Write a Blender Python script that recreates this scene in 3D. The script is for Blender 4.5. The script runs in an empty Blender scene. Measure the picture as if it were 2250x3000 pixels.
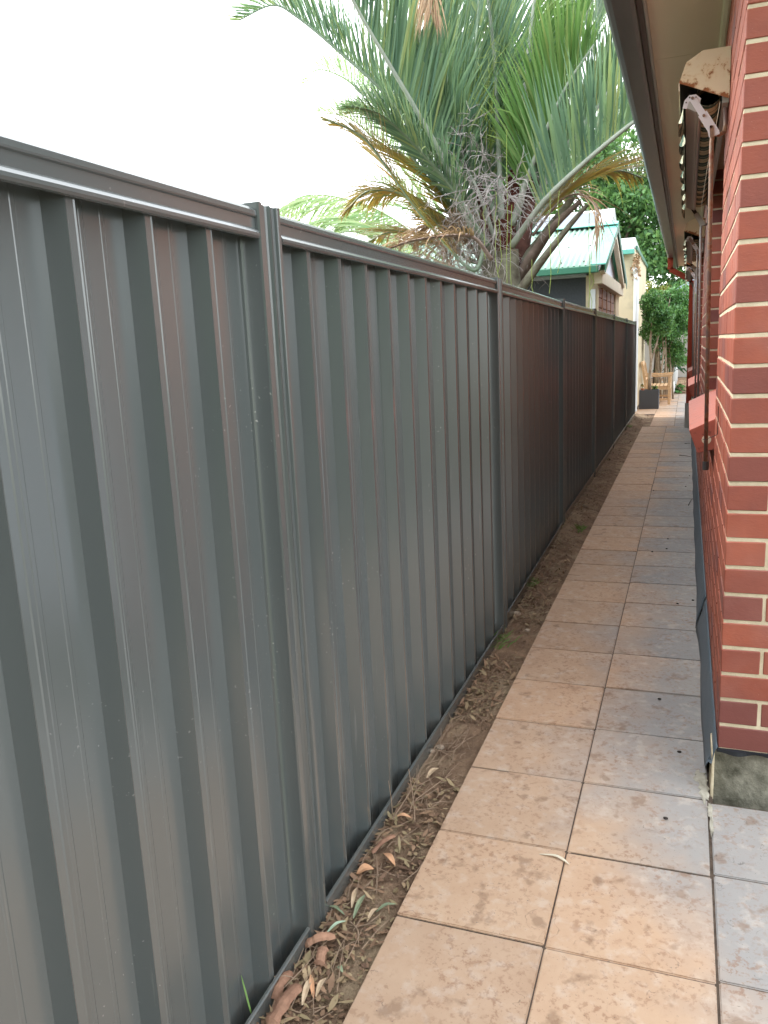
import bpy, bmesh, math, random
import numpy as np
from mathutils import Vector, Matrix
R_=math.radians
S=bpy.context.scene
# ------------------------------------------------------------------ camera
F=2350.0
CR=((0.93688195,-0.02646773,0.3486426),(0.34667393,0.20004919,-0.91640466),(-0.04549052,0.97942829,0.19659815))
cam=bpy.data.cameras.new('camera'); co=bpy.data.objects.new('camera',cam); S.collection.objects.link(co)
cam.sensor_fit='VERTICAL'; cam.sensor_height=36.0; cam.lens=F/3000*36; cam.clip_start=0.02; cam.clip_end=2000
co.matrix_world=Matrix(CR).to_4x4(); S.camera=co
# ------------------------------------------------------------------ sky, sun, exposure
SUN_EL,SUN_AZ=R_(46),R_(-78)
w=bpy.data.worlds.new('World'); S.world=w; w.use_nodes=True
nt=w.node_tree; bg=nt.nodes['Background']
sk=nt.nodes.new('ShaderNodeTexSky'); sk.sky_type='NISHITA'; sk.sun_disc=False; sk.sun_elevation=SUN_EL; sk.sun_rotation=SUN_AZ
sk.air_density=1.0; sk.dust_density=3.0
mx=nt.nodes.new('ShaderNodeMix'); mx.data_type='RGBA'; mx.inputs[0].default_value=0.72
nt.links.new(sk.outputs[0],mx.inputs[6]); mx.inputs[7].default_value=(8.9,9.05,9.1,1)
nt.links.new(mx.outputs[2],bg.inputs[0]); bg.inputs[1].default_value=0.12
sl=bpy.data.lights.new('sun','SUN'); sl.energy=0.65; sl.angle=R_(40); sl.color=(1,.95,.88)
so=bpy.data.objects.new('sun',sl); S.collection.objects.link(so)
sd=Vector((math.sin(SUN_AZ)*math.cos(SUN_EL),math.cos(SUN_AZ)*math.cos(SUN_EL),math.sin(SUN_EL)))
so.rotation_euler=sd.to_track_quat('Z','Y').to_euler()
S.view_settings.view_transform='Standard'; S.view_settings.look='None'; S.view_settings.gamma=1; S.view_settings.exposure=2.2
S.view_settings.use_curve_mapping=False
S.render.engine='CYCLES'
# ------------------------------------------------------------------ helpers
C=S.collection
rnd=random.Random(7)
def at(px,py,Y):
    v=Matrix(CR)@Vector((px-1125,-(py-1500),-F)); return v*(Y/v.y)
def meta(o,label=None,cat=None,group=None,kind=None):
    if label: o['label']=label
    if cat: o['category']=cat
    if group: o['group']=group
    if kind: o['kind']=kind
    return o
def empty(name,loc=(0,0,0),label=None,cat=None,group=None):
    o=bpy.data.objects.new(name,None); C.objects.link(o); o.location=loc; o.empty_display_size=.1
    return meta(o,label,cat,group)
def link(name,me,m,parent=None,loc=None,smooth=False):
    if m is not None and len(me.materials)==0: me.materials.append(m)
    o=bpy.data.objects.new(name,me); C.objects.link(o)
    if parent is not None:
        o.parent=parent; o.location=-world_loc(parent) if loc is None else Vector(loc)-world_loc(parent)
    elif loc is not None: o.location=loc
    if len(me.polygons): me.polygons.foreach_set('use_smooth',[bool(smooth)]*len(me.polygons))
    return o
def world_loc(o):
    v=Vector(o.location)
    while o.parent: o=o.parent; v=v+Vector(o.location)
    return v
class MB:
    """mesh builder collecting simple solids, in world coordinates"""
    def __init__(s): s.v=[];s.f=[]
    def add(s,vs,fs):
        n=len(s.v); s.v+= [tuple(v) for v in vs]; s.f+=[tuple(i+n for i in f) for f in fs]; return s
    def box(s,x0,x1,y0,y1,z0,z1,b=0.0):
        if b<=0:
            vs=[(x,y,z) for x in(x0,x1) for y in(y0,y1) for z in(z0,z1)]
            return s.add(vs,[(0,1,3,2),(4,6,7,5),(0,4,5,1),(2,3,7,6),(0,2,6,4),(1,5,7,3)])
        bm=bmesh.new(); bmesh.ops.create_cube(bm,size=1)
        for v in bm.verts: v.co=Vector(((x0+x1)/2+v.co.x*(x1-x0),(y0+y1)/2+v.co.y*(y1-y0),(z0+z1)/2+v.co.z*(z1-z0)))
        bmesh.ops.bevel(bm,geom=bm.edges[:],offset=b,segments=1,affect='EDGES')
        s.frombm(bm); return s
    def frombm(s,bm):
        bm.verts.index_update(); s.add([v.co[:] for v in bm.verts],[[v.index for v in f.verts] for f in bm.faces]); bm.free()
    def prism(s,pts,a0,a1,axis='y'):
        """extrude a closed outline; pts are (x,z) for axis y, (x,y) for axis z, (y,z) for axis x"""
        n=len(pts)
        def P(p,a):
            return (p[0],a,p[1]) if axis=='y' else ((p[0],p[1],a) if axis=='z' else (a,p[0],p[1]))
        vs=[P(p,a0) for p in pts]+[P(p,a1) for p in pts]
        fs=[(i,(i+1)%n,(i+1)%n+n,i+n) for i in range(n)]+[tuple(range(n))[::-1],tuple(range(n,2*n))]
        return s.add(vs,fs)
    def tube(s,pts,rad,n=8,cap=True):
        pts=[Vector(p) for p in pts]; rr=rad if hasattr(rad,'__len__') else [rad]*len(pts)
        vs=[];fs=[];up=Vector((0,0,1))
        t0=(pts[1]-pts[0]).normalized()
        u=t0.cross(up) if abs(t0.z)<.9 else t0.cross(Vector((1,0,0)))
        u.normalize()
        for i,p in enumerate(pts):
            t=(pts[min(i+1,len(pts)-1)]-pts[max(i-1,0)]).normalized()
            u=(u-t*u.dot(t)).normalized(); q=t.cross(u)
            for k in range(n):
                a=2*math.pi*k/n; vs.append(p+(u*math.cos(a)+q*math.sin(a))*rr[i])
        for i in range(len(pts)-1):
            for k in range(n):
                a=i*n+k;b=i*n+(k+1)%n; fs.append((a,b,b+n,a+n))
        if cap: fs.append(tuple(range(n))[::-1]); fs.append(tuple(range((len(pts)-1)*n,len(pts)*n)))
        return s.add(vs,fs)
    def mesh(s,name):
        me=bpy.data.meshes.new(name); me.from_pydata(s.v,[],s.f)
        bm=bmesh.new(); bm.from_mesh(me); bmesh.ops.recalc_face_normals(bm,faces=bm.faces[:]); bm.to_mesh(me); bm.free()
        me.update(); return me
    def obj(s,name,m,parent=None,smooth=False,kind=None,label=None):
        o=link(name,s.mesh(name),m,parent,smooth=smooth)
        if kind:o['kind']=kind
        if label:o['label']=label
        return o
def npmesh(name,V,Fq,m,parent=None,k=4,kind=None,loc=None):
    V=np.asarray(V,np.float32).reshape(-1,3); Fq=np.asarray(Fq,np.int32).reshape(-1,k)
    if parent is not None:
        pass
    me=bpy.data.meshes.new(name); me.vertices.add(len(V)); me.vertices.foreach_set('co',V.ravel())
    me.loops.add(Fq.size); me.loops.foreach_set('vertex_index',Fq.ravel())
    me.polygons.add(len(Fq)); me.polygons.foreach_set('loop_start',np.arange(0,Fq.size,k,dtype=np.int32))
    me.update(calc_edges=True); o=link(name,me,m,parent)
    if kind:o['kind']=kind
    return o
# ------------------------------------------------------------------ materials
class N:
    def __init__(s,name):
        s.m=bpy.data.materials.new(name); s.m.use_nodes=True; s.t=s.m.node_tree; s.b=s.t.nodes['Principled BSDF']; s.out=s.t.nodes['Material Output']
    def n(s,t,**k):
        x=s.t.nodes.new(t)
        for a,v in k.items(): setattr(x,a,v)
        return x
    def l(s,a,b): s.t.links.new(a,b)
    def pos(s): return s.n('ShaderNodeNewGeometry').outputs['Position']
    def obj(s): return s.n('ShaderNodeTexCoord').outputs['Object']
    def orand(s): return s.n('ShaderNodeObjectInfo').outputs['Random']
    def irand(s): return s.n('ShaderNodeNewGeometry').outputs['Random Per Island']
    def math(s,op,a,b=None,c=None,clamp=False):
        x=s.n('ShaderNodeMath',operation=op,use_clamp=clamp)
        for i,v in enumerate((a,b,c)):
            if v is None: continue
            if hasattr(v,'is_linked'): s.l(v,x.inputs[i])
            else: x.inputs[i].default_value=v
        return x.outputs[0]
    def noise(s,vec,scale,detail=4,rough=.55,dist=0,stretch=None,w=None):
        if stretch:
            mp=s.n('ShaderNodeMapping'); mp.inputs['Scale'].default_value=stretch; s.l(vec,mp.inputs[0]); vec=mp.outputs[0]
        x=s.n('ShaderNodeTexNoise'); 
        if w is not None:
            x.noise_dimensions='4D'; s.l(w,x.inputs['W'])
        s.l(vec,x.inputs['Vector']); x.inputs['Scale'].default_value=scale; x.inputs['Detail'].default_value=detail
        x.inputs['Roughness'].default_value=rough; x.inputs['Distortion'].default_value=dist
        return x.outputs[0]
    def vor(s,vec,scale,out='Distance'):
        x=s.n('ShaderNodeTexVoronoi'); s.l(vec,x.inputs['Vector']); x.inputs['Scale'].default_value=scale; return x.outputs[out]
    def ramp(s,f,stops,interp='LINEAR'):
        x=s.n('ShaderNodeValToRGB'); r=x.color_ramp; r.interpolation=interp
        while len(r.elements)<len(stops): r.elements.new(.5)
        for e,(p,c) in zip(r.elements,stops):
            e.position=p; e.color=(c if hasattr(c,'__len__') else (c,c,c))[:3]+(1,) if hasattr(c,'__len__') else (c,c,c,1)
        s.l(f,x.inputs[0]); return x.outputs[0]
    def mix(s,f,a,b,mode='MIX'):
        x=s.n('ShaderNodeMix',data_type='RGBA',blend_type=mode)
        for i,v in ((0,f),(6,a),(7,b)):
            if hasattr(v,'is_linked'): s.l(v,x.inputs[i])
            elif i==0: x.inputs[0].default_value=v
            else: x.inputs[i].default_value=tuple(v)+(1,)
        return x.outputs[2]
    def base(s,c):
        if hasattr(c,'is_linked'): s.l(c,s.b.inputs['Base Color'])
        else: s.b.inputs['Base Color'].default_value=tuple(c)+(1,)
    def set(s,rough=.5,spec=.5,metal=0,coat=0):
        if hasattr(rough,'is_linked'): s.l(rough,s.b.inputs['Roughness'])
        else: s.b.inputs['Roughness'].default_value=rough
        s.b.inputs['Specular IOR Level'].default_value=spec; s.b.inputs['Metallic'].default_value=metal; s.b.inputs['Coat Weight'].default_value=coat
    def bump(s,h,strength=.3,dist=.005):
        x=s.n('ShaderNodeBump'); x.inputs['Strength'].default_value=strength; x.inputs['Distance'].default_value=dist
        s.l(h,x.inputs['Height']); s.l(x.outputs[0],s.b.inputs['Normal'])
def paint(name,col,rough=.5,var=.12,scale=6,bump=.0,spec=.5,dirt=None,dscale=3,dth=(.55,.7),coat=0):
    n=N(name); p=n.pos(); f=n.noise(p,scale,5)
    lo=tuple(c*(1-var) for c in col); hi=tuple(min(1,c*(1+var)) for c in col)
    c=n.mix(f,lo,hi)
    if dirt: c=n.mix(n.ramp(n.noise(p,dscale,6,.65),[(dth[0],0.0),(dth[1],1.0)]),c,dirt)
    n.base(c); n.set(n.math('MULTIPLY_ADD',f,.2,rough-.1),spec,0,coat)
    if bump: n.bump(n.noise(p,scale*12,3),bump,.002)
    return n.m
def leafmat(name,cols,trans=.35,rough=.45,island=True,noise=2.0):
    n=N(name); r=n.irand() if island else n.orand()
    st=[(i/(max(1,len(cols)-1)),c) for i,c in enumerate(cols)]
    f=n.math('ADD',n.math('MULTIPLY',r,.75),n.math('MULTIPLY',n.noise(n.pos(),noise,2),.3),clamp=True)
    c=n.ramp(f,st); n.base(c); n.set(rough,.4)
    tr=n.n('ShaderNodeBsdfTranslucent'); bc=n.mix(.22,c,(.35,.5,.08),'MIX'); n.l(bc,tr.inputs[0])
    ms=n.n('ShaderNodeMixShader'); ms.inputs[0].default_value=trans; n.l(n.b.outputs[0],ms.inputs[1]); n.l(tr.outputs[0],ms.inputs[2]); n.l(ms.outputs[0],n.out.inputs[0])
    return n.m
def m_fence():
    n=N('dark_grey_coated_steel'); p=n.pos()
    c=n.mix(n.noise(p,3,4),(.080,.096,.097),(.098,.111,.110))
    # pale dust specks, drips and cobweb scuffs
    sp=n.ramp(n.noise(p,95,2,.7),[(.69,0.0),(.73,1.0)])
    clump=n.ramp(n.noise(p,2.2,4),[(.52,0.0),(.66,1.0)])
    f=n.math('MULTIPLY',sp,clump); c=n.mix(n.math('MULTIPLY',f,.9),c,(.42,.42,.40))
    z=n.n('ShaderNodeSeparateXYZ'); n.l(p,z.inputs[0])
    splash=n.math('MULTIPLY',n.ramp(n.math('ADD',n.math('MULTIPLY',z.outputs[2],-1.0),-1.30),[(0.0,0.0),(.16,1.0)]),n.ramp(n.noise(p,25,5,.7),[(.4,0.0),(.7,1.0)]))
    c=n.mix(n.math('MULTIPLY',splash,.45),c,(.16,.13,.10))
    haze=n.ramp(n.noise(p,.9,3,.5,stretch=(1,1,.35)),[(.2,0.0),(.9,1.0)])
    c=n.mix(n.math('MULTIPLY',haze,.12),c,(.25,.24,.22))
    # thin drip streaks and scratches
    dr=n.ramp(n.noise(p,60,3,.6,stretch=(1,1,.05)),[(.66,0.0),(.74,1.0)]); dm=n.ramp(n.noise(p,1.7,3),[(.5,0.0),(.7,1.0)])
    c=n.mix(n.math('MULTIPLY',n.math('MULTIPLY',dr,dm),.35),c,(.30,.30,.28))
    n.base(c); n.set(n.math('ADD',n.math('MULTIPLY',haze,.07),.20),1.0,.10,.35); n.b.inputs['Coat Roughness'].default_value=.2
    n.bump(n.noise(p,700,2),.04,.001); return n.m
def m_paver():
    n=N('tan_concrete_paver'); p=n.pos(); r=n.orand(); W=n.math('MULTIPLY',r,37.0)
    mp=n.n('ShaderNodeSeparateXYZ'); n.l(p,mp.inputs[0]); X=mp.outputs[0]
    # grey towards the wall, tan towards the fence side and the near end
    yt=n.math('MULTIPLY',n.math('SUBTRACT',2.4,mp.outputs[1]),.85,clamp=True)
    soil=n.math('ADD',n.math('SUBTRACT',n.math('MULTIPLY',X,-1.9),n.math('SUBTRACT',.62,yt)),n.math('ADD',n.math('MULTIPLY',n.noise(p,3.2,4,.6,w=W),1.3),n.math('MULTIPLY',r,.30)))  # tan weight, higher towards the fence and near end, broken by noise
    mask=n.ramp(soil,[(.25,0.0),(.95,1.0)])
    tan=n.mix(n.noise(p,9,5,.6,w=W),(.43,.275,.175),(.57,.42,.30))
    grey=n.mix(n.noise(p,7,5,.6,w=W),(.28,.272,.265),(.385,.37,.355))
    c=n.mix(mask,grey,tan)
    mott=n.math('MULTIPLY',n.ramp(n.noise(p,60,5,.65,dist=.1,w=W),[(.53,0.0),(.60,1.0)]),n.ramp(n.noise(p,6,3,.6,w=n.math('ADD',W,2.0)),[(.38,.15),(.62,1.0)]))
    c=n.mix(n.math('MULTIPLY',mott,.62),c,(.27,.145,.085))
    pale=n.ramp(n.noise(p,20,4,.6,w=n.math('ADD',W,5.0)),[(.52,0.0),(.68,1.0)])
    c=n.mix(n.math('MULTIPLY',pale,.4),c,(.60,.52,.45))
    st=n.ramp(n.noise(p,13.0,4,.55,dist=.1,w=n.math('ADD',W,9.0)),[(.60,0.0),(.67,1.0)])
    c=n.mix(n.math('MULTIPLY',st,.55),c,(.22,.135,.085))
    pits=n.ramp(n.noise(p,160,2,.5),[(.69,0.0),(.74,1.0)]); c=n.mix(n.math('MULTIPLY',pits,.6),c,(.12,.10,.09))
    # per-paver tint
    c=n.mix(1.0,c,n.ramp(r,[(0.0,(.88,.88,.89)),(.5,(.98,.97,.96)),(1.0,(1.05,1.0,.96))]),'MULTIPLY')
    ln=n.n('ShaderNodeTexNoise'); ln.noise_dimensions='4D'; n.l(p,ln.inputs['Vector']); n.l(W,ln.inputs['W']); ln.inputs['Scale'].default_value=7; ln.inputs['Detail'].default_value=4; ln.inputs['Distortion'].default_value=1.0
    fr=n.math('FRACT',n.math('MULTIPLY',ln.outputs[0],7.0)); line=n.ramp(fr,[(0.0,1.0),(.035,0.0),(.97,0.0)])
    lm=n.ramp(n.noise(p,11,2,.5,w=n.math('ADD',W,3.0)),[(.56,0.0),(.60,1.0)])
    crease=n.math('MULTIPLY',line,lm); c=n.mix(n.math('MULTIPLY',crease,.65),c,(.10,.075,.06))
    n.base(c); n.set(.72,.35)
    # riven slate relief: stepped creases
    crk=n.n('ShaderNodeTexNoise'); crk.noise_dimensions='4D'; n.l(p,crk.inputs['Vector']); n.l(W,crk.inputs['W']); crk.inputs['Scale'].default_value=5; crk.inputs['Detail'].default_value=5; crk.inputs['Distortion'].default_value=.8
    q=n.math('SNAP',crk.outputs[0],.085)
    h=n.math('ADD',n.math('SUBTRACT',n.math('MULTIPLY',q,6.0),n.math('MULTIPLY',crease,1.2)),n.math('MULTIPLY',n.noise(p,60,5,.65),.5))
    n.bump(h,.55,.004); return n.m
def m_brick(island):
    n=N('red_brick_'+('joined' if island else 'single')); r=n.irand() if island else n.orand(); p=n.pos()
    c=n.ramp(r,[(0.0,(.255,.064,.038)),(.25,(.31,.078,.043)),(.5,(.345,.090,.049)),(.72,(.275,.072,.044)),(.90,(.20,.058,.043)),(1.0,(.15,.048,.044))])
    c=n.mix(n.math('MULTIPLY',n.ramp(n.noise(p,9,4,.6),[(.35,0.0),(.75,1.0)]),.5),c,(.16,.050,.040))
    c=n.mix(n.math('MULTIPLY',n.ramp(n.noise(p,110,3,.6),[(.70,0.0),(.76,1.0)]),.55),c,(.58,.38,.30))
    c=n.mix(n.math('MULTIPLY',n.ramp(n.noise(p,2.3,5,.6),[(.52,0.0),(.8,1.0)]),.22),c,(.50,.30,.25))
    n.base(c); n.set(n.math('MULTIPLY_ADD',n.noise(p,14,3),.25,.42),.45)
    n.bump(n.math('ADD',n.noise(p,90,4,.65,stretch=(1,1,2.2)),n.math('MULTIPLY',n.noise(p,17,3),1.2)),.45,.0022); return n.m
def m_simple(name,a,b,scale=8,rough=.8,bump=.4,bd=.004,bs=None,spec=.3,det=6):
    n=N(name); p=n.pos(); f=n.noise(p,scale,det,.62)
    n.base(n.mix(n.ramp(f,[(.3,0.0),(.7,1.0)]),a,b)); n.set(rough,spec); n.bump(n.noise(p,bs or scale*6,5,.65),bump,bd); return n.m
def m_wood(name,a,b,rough=.6,axis=(18,1,18)):
    n=N(name); p=n.pos(); f=n.noise(p,4,6,.65,stretch=axis); n.base(n.mix(n.ramp(f,[(.3,0.0),(.7,1.0)]),a,b)); n.set(rough,.35); n.bump(f,.3,.002); return n.m
def m_rusty(name,base,rust=(.42,.16,.05),amt=(.595,.65),scale=17,rough=.45,metal=0,edge=None):
    n=N(name); p=n.pos(); f=n.noise(p,scale,6,.62,dist=.4)
    if edge is not None:
        z=n.n('ShaderNodeSeparateXYZ'); n.l(p,z.inputs[0])
        e=n.math('SUBTRACT',z.outputs[2],n.math('MULTIPLY_ADD',z.outputs[0],-.431,edge))
        e=n.ramp(e,[(0.0,.22),(.030,0.0)]); f=n.math('ADD',f,e)
    mk=n.ramp(f,[(amt[0],0.0),(amt[1],1.0)]); halo=n.ramp(f,[(amt[0]-.07,0.0),(amt[1],1.0)])
    c=n.mix(n.noise(p,5,3),tuple(x*.93 for x in base),base); c=n.mix(n.math('MULTIPLY',halo,.45),c,(.55,.33,.13)); c=n.mix(mk,c,n.mix(n.noise(p,120,3),rust,(.12,.04,.02)))
    n.base(c); n.set(n.math('MULTIPLY_ADD',mk,.35,rough),.45,metal); n.bump(f,.15,.002); return n.m
M={}
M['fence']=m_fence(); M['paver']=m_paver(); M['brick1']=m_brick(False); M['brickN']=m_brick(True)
M['mortar']=m_simple('cream_mortar',(.50,.42,.28),(.66,.57,.41),22,.9,.6,.003,140)
n=N('brown_soil'); p=n.pos(); f=n.noise(p,9,6,.68); c=n.mix(n.ramp(f,[(.3,0.0),(.7,1.0)]),(.13,.080,.054),(.33,.225,.145))
sand=n.ramp(n.noise(p,3.1,5,.65,dist=.5,stretch=(1.6,.8,1)),[(.50,0.0),(.62,1.0)]); gr=n.noise(p,130,4,.7)
c=n.mix(n.math('MULTIPLY',sand,.8),c,n.mix(gr,(.22,.16,.10),(.46,.36,.24))); c=n.mix(n.ramp(gr,[(.58,0.0),(.70,.7)]),c,(.34,.26,.18)); n.base(c); n.set(.95,.25)
n.bump(n.math('ADD',n.noise(p,55,6,.7),n.math('MULTIPLY',n.noise(p,240,3,.6),.5)),1.0,.012); M['dirt']=n.m
M['joint']=m_simple('dark_sand_joint',(.055,.041,.032),(.13,.095,.07),40,.95,.6,.004,200)
M['ground']=m_simple('rough_grass_ground',(.055,.07,.03),(.13,.115,.06),1.6,.95,.6,.02,30)
M['concrete']=m_simple('mossy_concrete',(.085,.082,.058),(.36,.34,.27),16,.92,.9,.008,50)
M['membrane']=paint('grey_plastic_membrane',(.085,.115,.14),.5,.25,14,.3,.4,(.2,.19,.17),30,(.6,.75))
M['blackmem']=paint('black_plastic_membrane',(.012,.015,.02),.4,.3,20,.3)
M['soffit']=paint('cream_soffit_paint',(.76,.69,.54),.65,.05,2)
M['bead']=paint('pale_bead_paint',(.62,.58,.45),.6,.06,3)
n=N('dark_bronze_gutter'); p=n.pos(); f=n.noise(p,4,6,.65,stretch=(4,.6,1)); n.base(n.mix(n.ramp(f,[(.35,0.0),(.75,1.0)]),(.050,.056,.064),(.115,.125,.135))); n.set(n.math('MULTIPLY_ADD',f,.25,.22),.55); M['gutter']=n.m
M['fascia']=paint('dark_fascia_paint',(.075,.062,.055),.45,.15,4)
M['edge']=paint('pale_soffit_trim',(.42,.43,.42),.45,.1,4)
M['redpaint']=paint('red_oxide_gloss_paint',(.37,.058,.030),.32,.1,5,0,.5)
M['sill']=paint('red_painted_sill',(.40,.115,.080),.55,.13,16,.35,.4,(.20,.06,.045),26,(.58,.70))
M['pvc']=paint('pale_grey_pvc',(.42,.42,.40),.4,.06,8)
M['hood']=m_rusty('cream_hood_rust',(.70,.60,.42),edge=.918)
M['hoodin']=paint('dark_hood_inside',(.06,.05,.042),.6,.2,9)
M['whitesteel']=m_rusty('white_zinc_steel',(.60,.58,.60),(.17,.07,.05),(.66,.71),30,.4)
M['rustrod']=m_rusty('rust_brown_rod',(.15,.10,.085),(.20,.075,.05),(.5,.62),26,.4)
M['greyrod']=m_rusty('grey_galvanised_rod',(.25,.235,.23),(.15,.075,.055),(.6,.7),40,.38)
M['bar']=paint('weathered_grey_bar',(.36,.34,.30),.45,.2,10,.15)
M['darksteel']=paint('dark_steel',(.045,.035,.03),.5,.2,9)
M['cap']=paint('black_rubber_cap',(.035,.033,.034),.6,.2,12)
M['winframe']=m_wood('brown_window_timber',(.12,.045,.03),(.21,.085,.055))
n=N('window_glass'); n.base((.03,.04,.045)); n.set(.05,.6); M['glass']=n.m
def m_stripe():
    n=N('striped_canvas'); p=n.pos(); s=n.n('ShaderNodeSeparateXYZ'); n.l(p,s.inputs[0])
    fr=n.math('FRACT',n.math('MULTIPLY',s.outputs[1],1/.19))
    c=n.ramp(fr,[(0.0,(.66,.58,.36)),(.22,(.02,.05,.035)),(.25,(.66,.58,.36)),(.46,(.02,.085,.062)),(.70,(.50,.52,.42)),(.735,(.02,.085,.062)),(.96,(.66,.58,.36))],'CONSTANT')
    c=n.mix(n.math('MULTIPLY',n.noise(p,18,4),.45),c,(.16,.15,.10)); n.base(c); n.set(.85,.2); n.bump(n.noise(p,400,2),.2,.001); return n.m
M['stripe']=m_stripe()
M['valance']=paint('faded_valance_canvas',(.46,.46,.33),.85,.3,14,.2,.2,(.05,.10,.075),9,(.5,.56))
M['palm']=leafmat('palm_leaflet_green',[(.06,.13,.095),(.13,.24,.175),(.20,.33,.225),(.29,.43,.23),(.48,.46,.16)],.42,.42)
M['palmlight']=leafmat('palm_leaflet_fresh',[(.10,.21,.07),(.15,.30,.09),(.20,.36,.12),(.34,.40,.14)],.4,.42)
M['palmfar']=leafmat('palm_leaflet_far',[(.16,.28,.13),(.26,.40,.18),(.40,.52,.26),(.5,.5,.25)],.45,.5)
M['palmyellow']=leafmat('palm_leaflet_yellowing',[(.10,.15,.06),(.18,.20,.07),(.38,.28,.06),(.45,.25,.05),(.25,.16,.08)],.3,.5)
M['palmdead']=leafmat('palm_leaflet_dead',[(.22,.13,.08),(.34,.20,.12),(.45,.30,.18),(.50,.36,.22)],.15,.6)
M['rachis']=paint('palm_rachis_waxy',(.20,.27,.19),.5,.2,8,.2)
M['rachisgrey']=paint('palm_rachis_bloomed',(.34,.38,.32),.55,.2,8,.2)
M['rachisdead']=m_wood('dead_palm_rachis',(.20,.14,.12),(.38,.30,.26))
M['boot']=m_simple('palm_leaf_base',(.035,.018,.014),(.15,.065,.05),6,.8,.8,.01,26)
M['bootouter']=m_simple('palm_leaf_base_lichen',(.085,.065,.05),(.27,.27,.20),11,.85,.8,.01,40)
M['bootred']=m_simple('palm_red_sheath',(.07,.018,.013),(.20,.06,.045),9,.8,.7,.008,40)
M['palmtrunk']=m_simple('palm_trunk_bark',(.11,.08,.065),(.26,.20,.17),8,.9,.8,.01,30)
M['infgrey']=paint('grey_dead_flower_stalk',(.34,.31,.30),.7,.25,9)
M['infgreen']=paint('yellow_green_flower_stalk',(.27,.36,.08),.6,.25,9)
M['infbrown']=paint('brown_fruit_strands',(.33,.24,.17),.8,.3,9)
M['ficus']=leafmat('glossy_ficus_leaf',[(.04,.11,.04),(.07,.19,.065),(.12,.29,.09),(.20,.40,.12)],.3,.25,True,4)
M['tree']=leafmat('broad_tree_leaf',[(.04,.10,.045),(.075,.18,.065),(.13,.27,.085),(.24,.40,.12)],.3,.45,True,.9)
M['treeyellow']=leafmat('yellowing_tree_leaf',[(.10,.16,.04),(.22,.26,.06),(.40,.33,.05)],.3,.45,True,2)
M['plant']=leafmat('dark_plant_leaf',[(.012,.045,.022),(.03,.09,.04),(.06,.15,.06)],.15,.25,True,4)
M['grass']=leafmat('fresh_grass',[(.10,.20,.05),(.20,.34,.09)],.3,.5,True,4)
M['bark']=m_simple('pale_bark',(.24,.19,.14),(.50,.43,.34),12,.85,.5,.005,60)
M['bough']=m_simple('dark_bough_bark',(.06,.045,.035),(.15,.12,.09),6,.9,.5,.01,40)
M['roofgreen']=paint('pale_green_corrugated_steel',(.30,.44,.37),.35,.05,3)
M['trimgreen']=paint('jade_trim_paint',(.10,.36,.29),.4,.08,3)
M['gutgreen']=paint('dark_green_gutter_paint',(.035,.16,.10),.4,.1,3)
M['cream']=paint('cream_render',(.60,.52,.36),.8,.08,3,.2,.3,(.40,.36,.27),2.2,(.5,.8))
M['creamtrim']=paint('cream_trim',(.66,.60,.46),.6,.1,4,0,.4,(.35,.27,.18),12,(.62,.75))
M['gable']=paint('white_gable_board',(.62,.66,.74),.6,.04,2)
M['greyblind']=m_simple('charcoal_blind_fabric',(.060,.070,.085),(.085,.096,.115),60,.75,.2,.002,300)
M['alu']=paint('pale_blue_grey_box',(.40,.46,.52),.4,.06,3)
M['whitepipe']=paint('white_pipe_paint',(.68,.74,.76),.35,.05,3)
M['whiteroof']=paint('white_roof_sheet',(.50,.52,.52),.5,.04,2)
M['solar']=paint('dark_blue_solar_panel',(.06,.08,.11),.25,.1,2)
M['shutter']=m_wood('reddish_timber_slats',(.21,.10,.07),(.34,.19,.14),.6,(3,3,30))
M['post']=m_wood('orange_timber_post',(.30,.13,.06),(.42,.20,.10),.6,(20,20,2))
M['teak']=m_wood('pale_teak',(.52,.33,.18),(.72,.52,.32),.55,(10,10,10))
M['planter']=paint('charcoal_planter',(.065,.075,.090),.55,.08,6,.1)
M['soil']=m_simple('potting_soil',(.03,.022,.016),(.08,.055,.035),30,.95,.8,.01,100)
M['whitepot']=paint('white_glazed_pot',(.62,.63,.62),.35,.05,3)
M['terra']=paint('terracotta',(.40,.13,.06),.7,.1,8)
M['wallgrey']=paint('pale_grey_sheet_wall',(.44,.43,.41),.6,.04,2)
M['bluefence']=paint('blue_grey_steel_sheet',(.24,.30,.36),.45,.06,2)
M['litter']=leafmat('dry_leaf_litter',[(.08,.045,.03),(.16,.095,.06),(.29,.18,.11),(.25,.20,.11),(.46,.33,.20)],.05,.7,True,9)
M['twig']=paint('dry_twig',(.27,.19,.13),.8,.4,20,.2)
M['barkpiece']=m_simple('curled_red_bark',(.17,.09,.06),(.40,.23,.15),14,.8,.6,.004,70)
M['tanleaf']=m_simple('dry_tan_leaf',(.42,.30,.19),(.58,.46,.32),30,.7,.4,.002,120)
M['greenleaf']=m_simple('grey_green_leaf',(.14,.19,.12),(.27,.31,.19),30,.6,.4,.002,120)
M['orangeleaf']=m_simple('orange_dry_leaf',(.50,.25,.13),(.66,.40,.24),30,.7,.4,.002,120)
M['stone']=m_simple('pale_soil_stone',(.24,.19,.14),(.45,.38,.30),14,.9,.6,.006,60)
M['dropping']=paint('dark_seed',(.03,.022,.018),.8,.2,9)

GZ=-1.455   # top of the pavers
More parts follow.
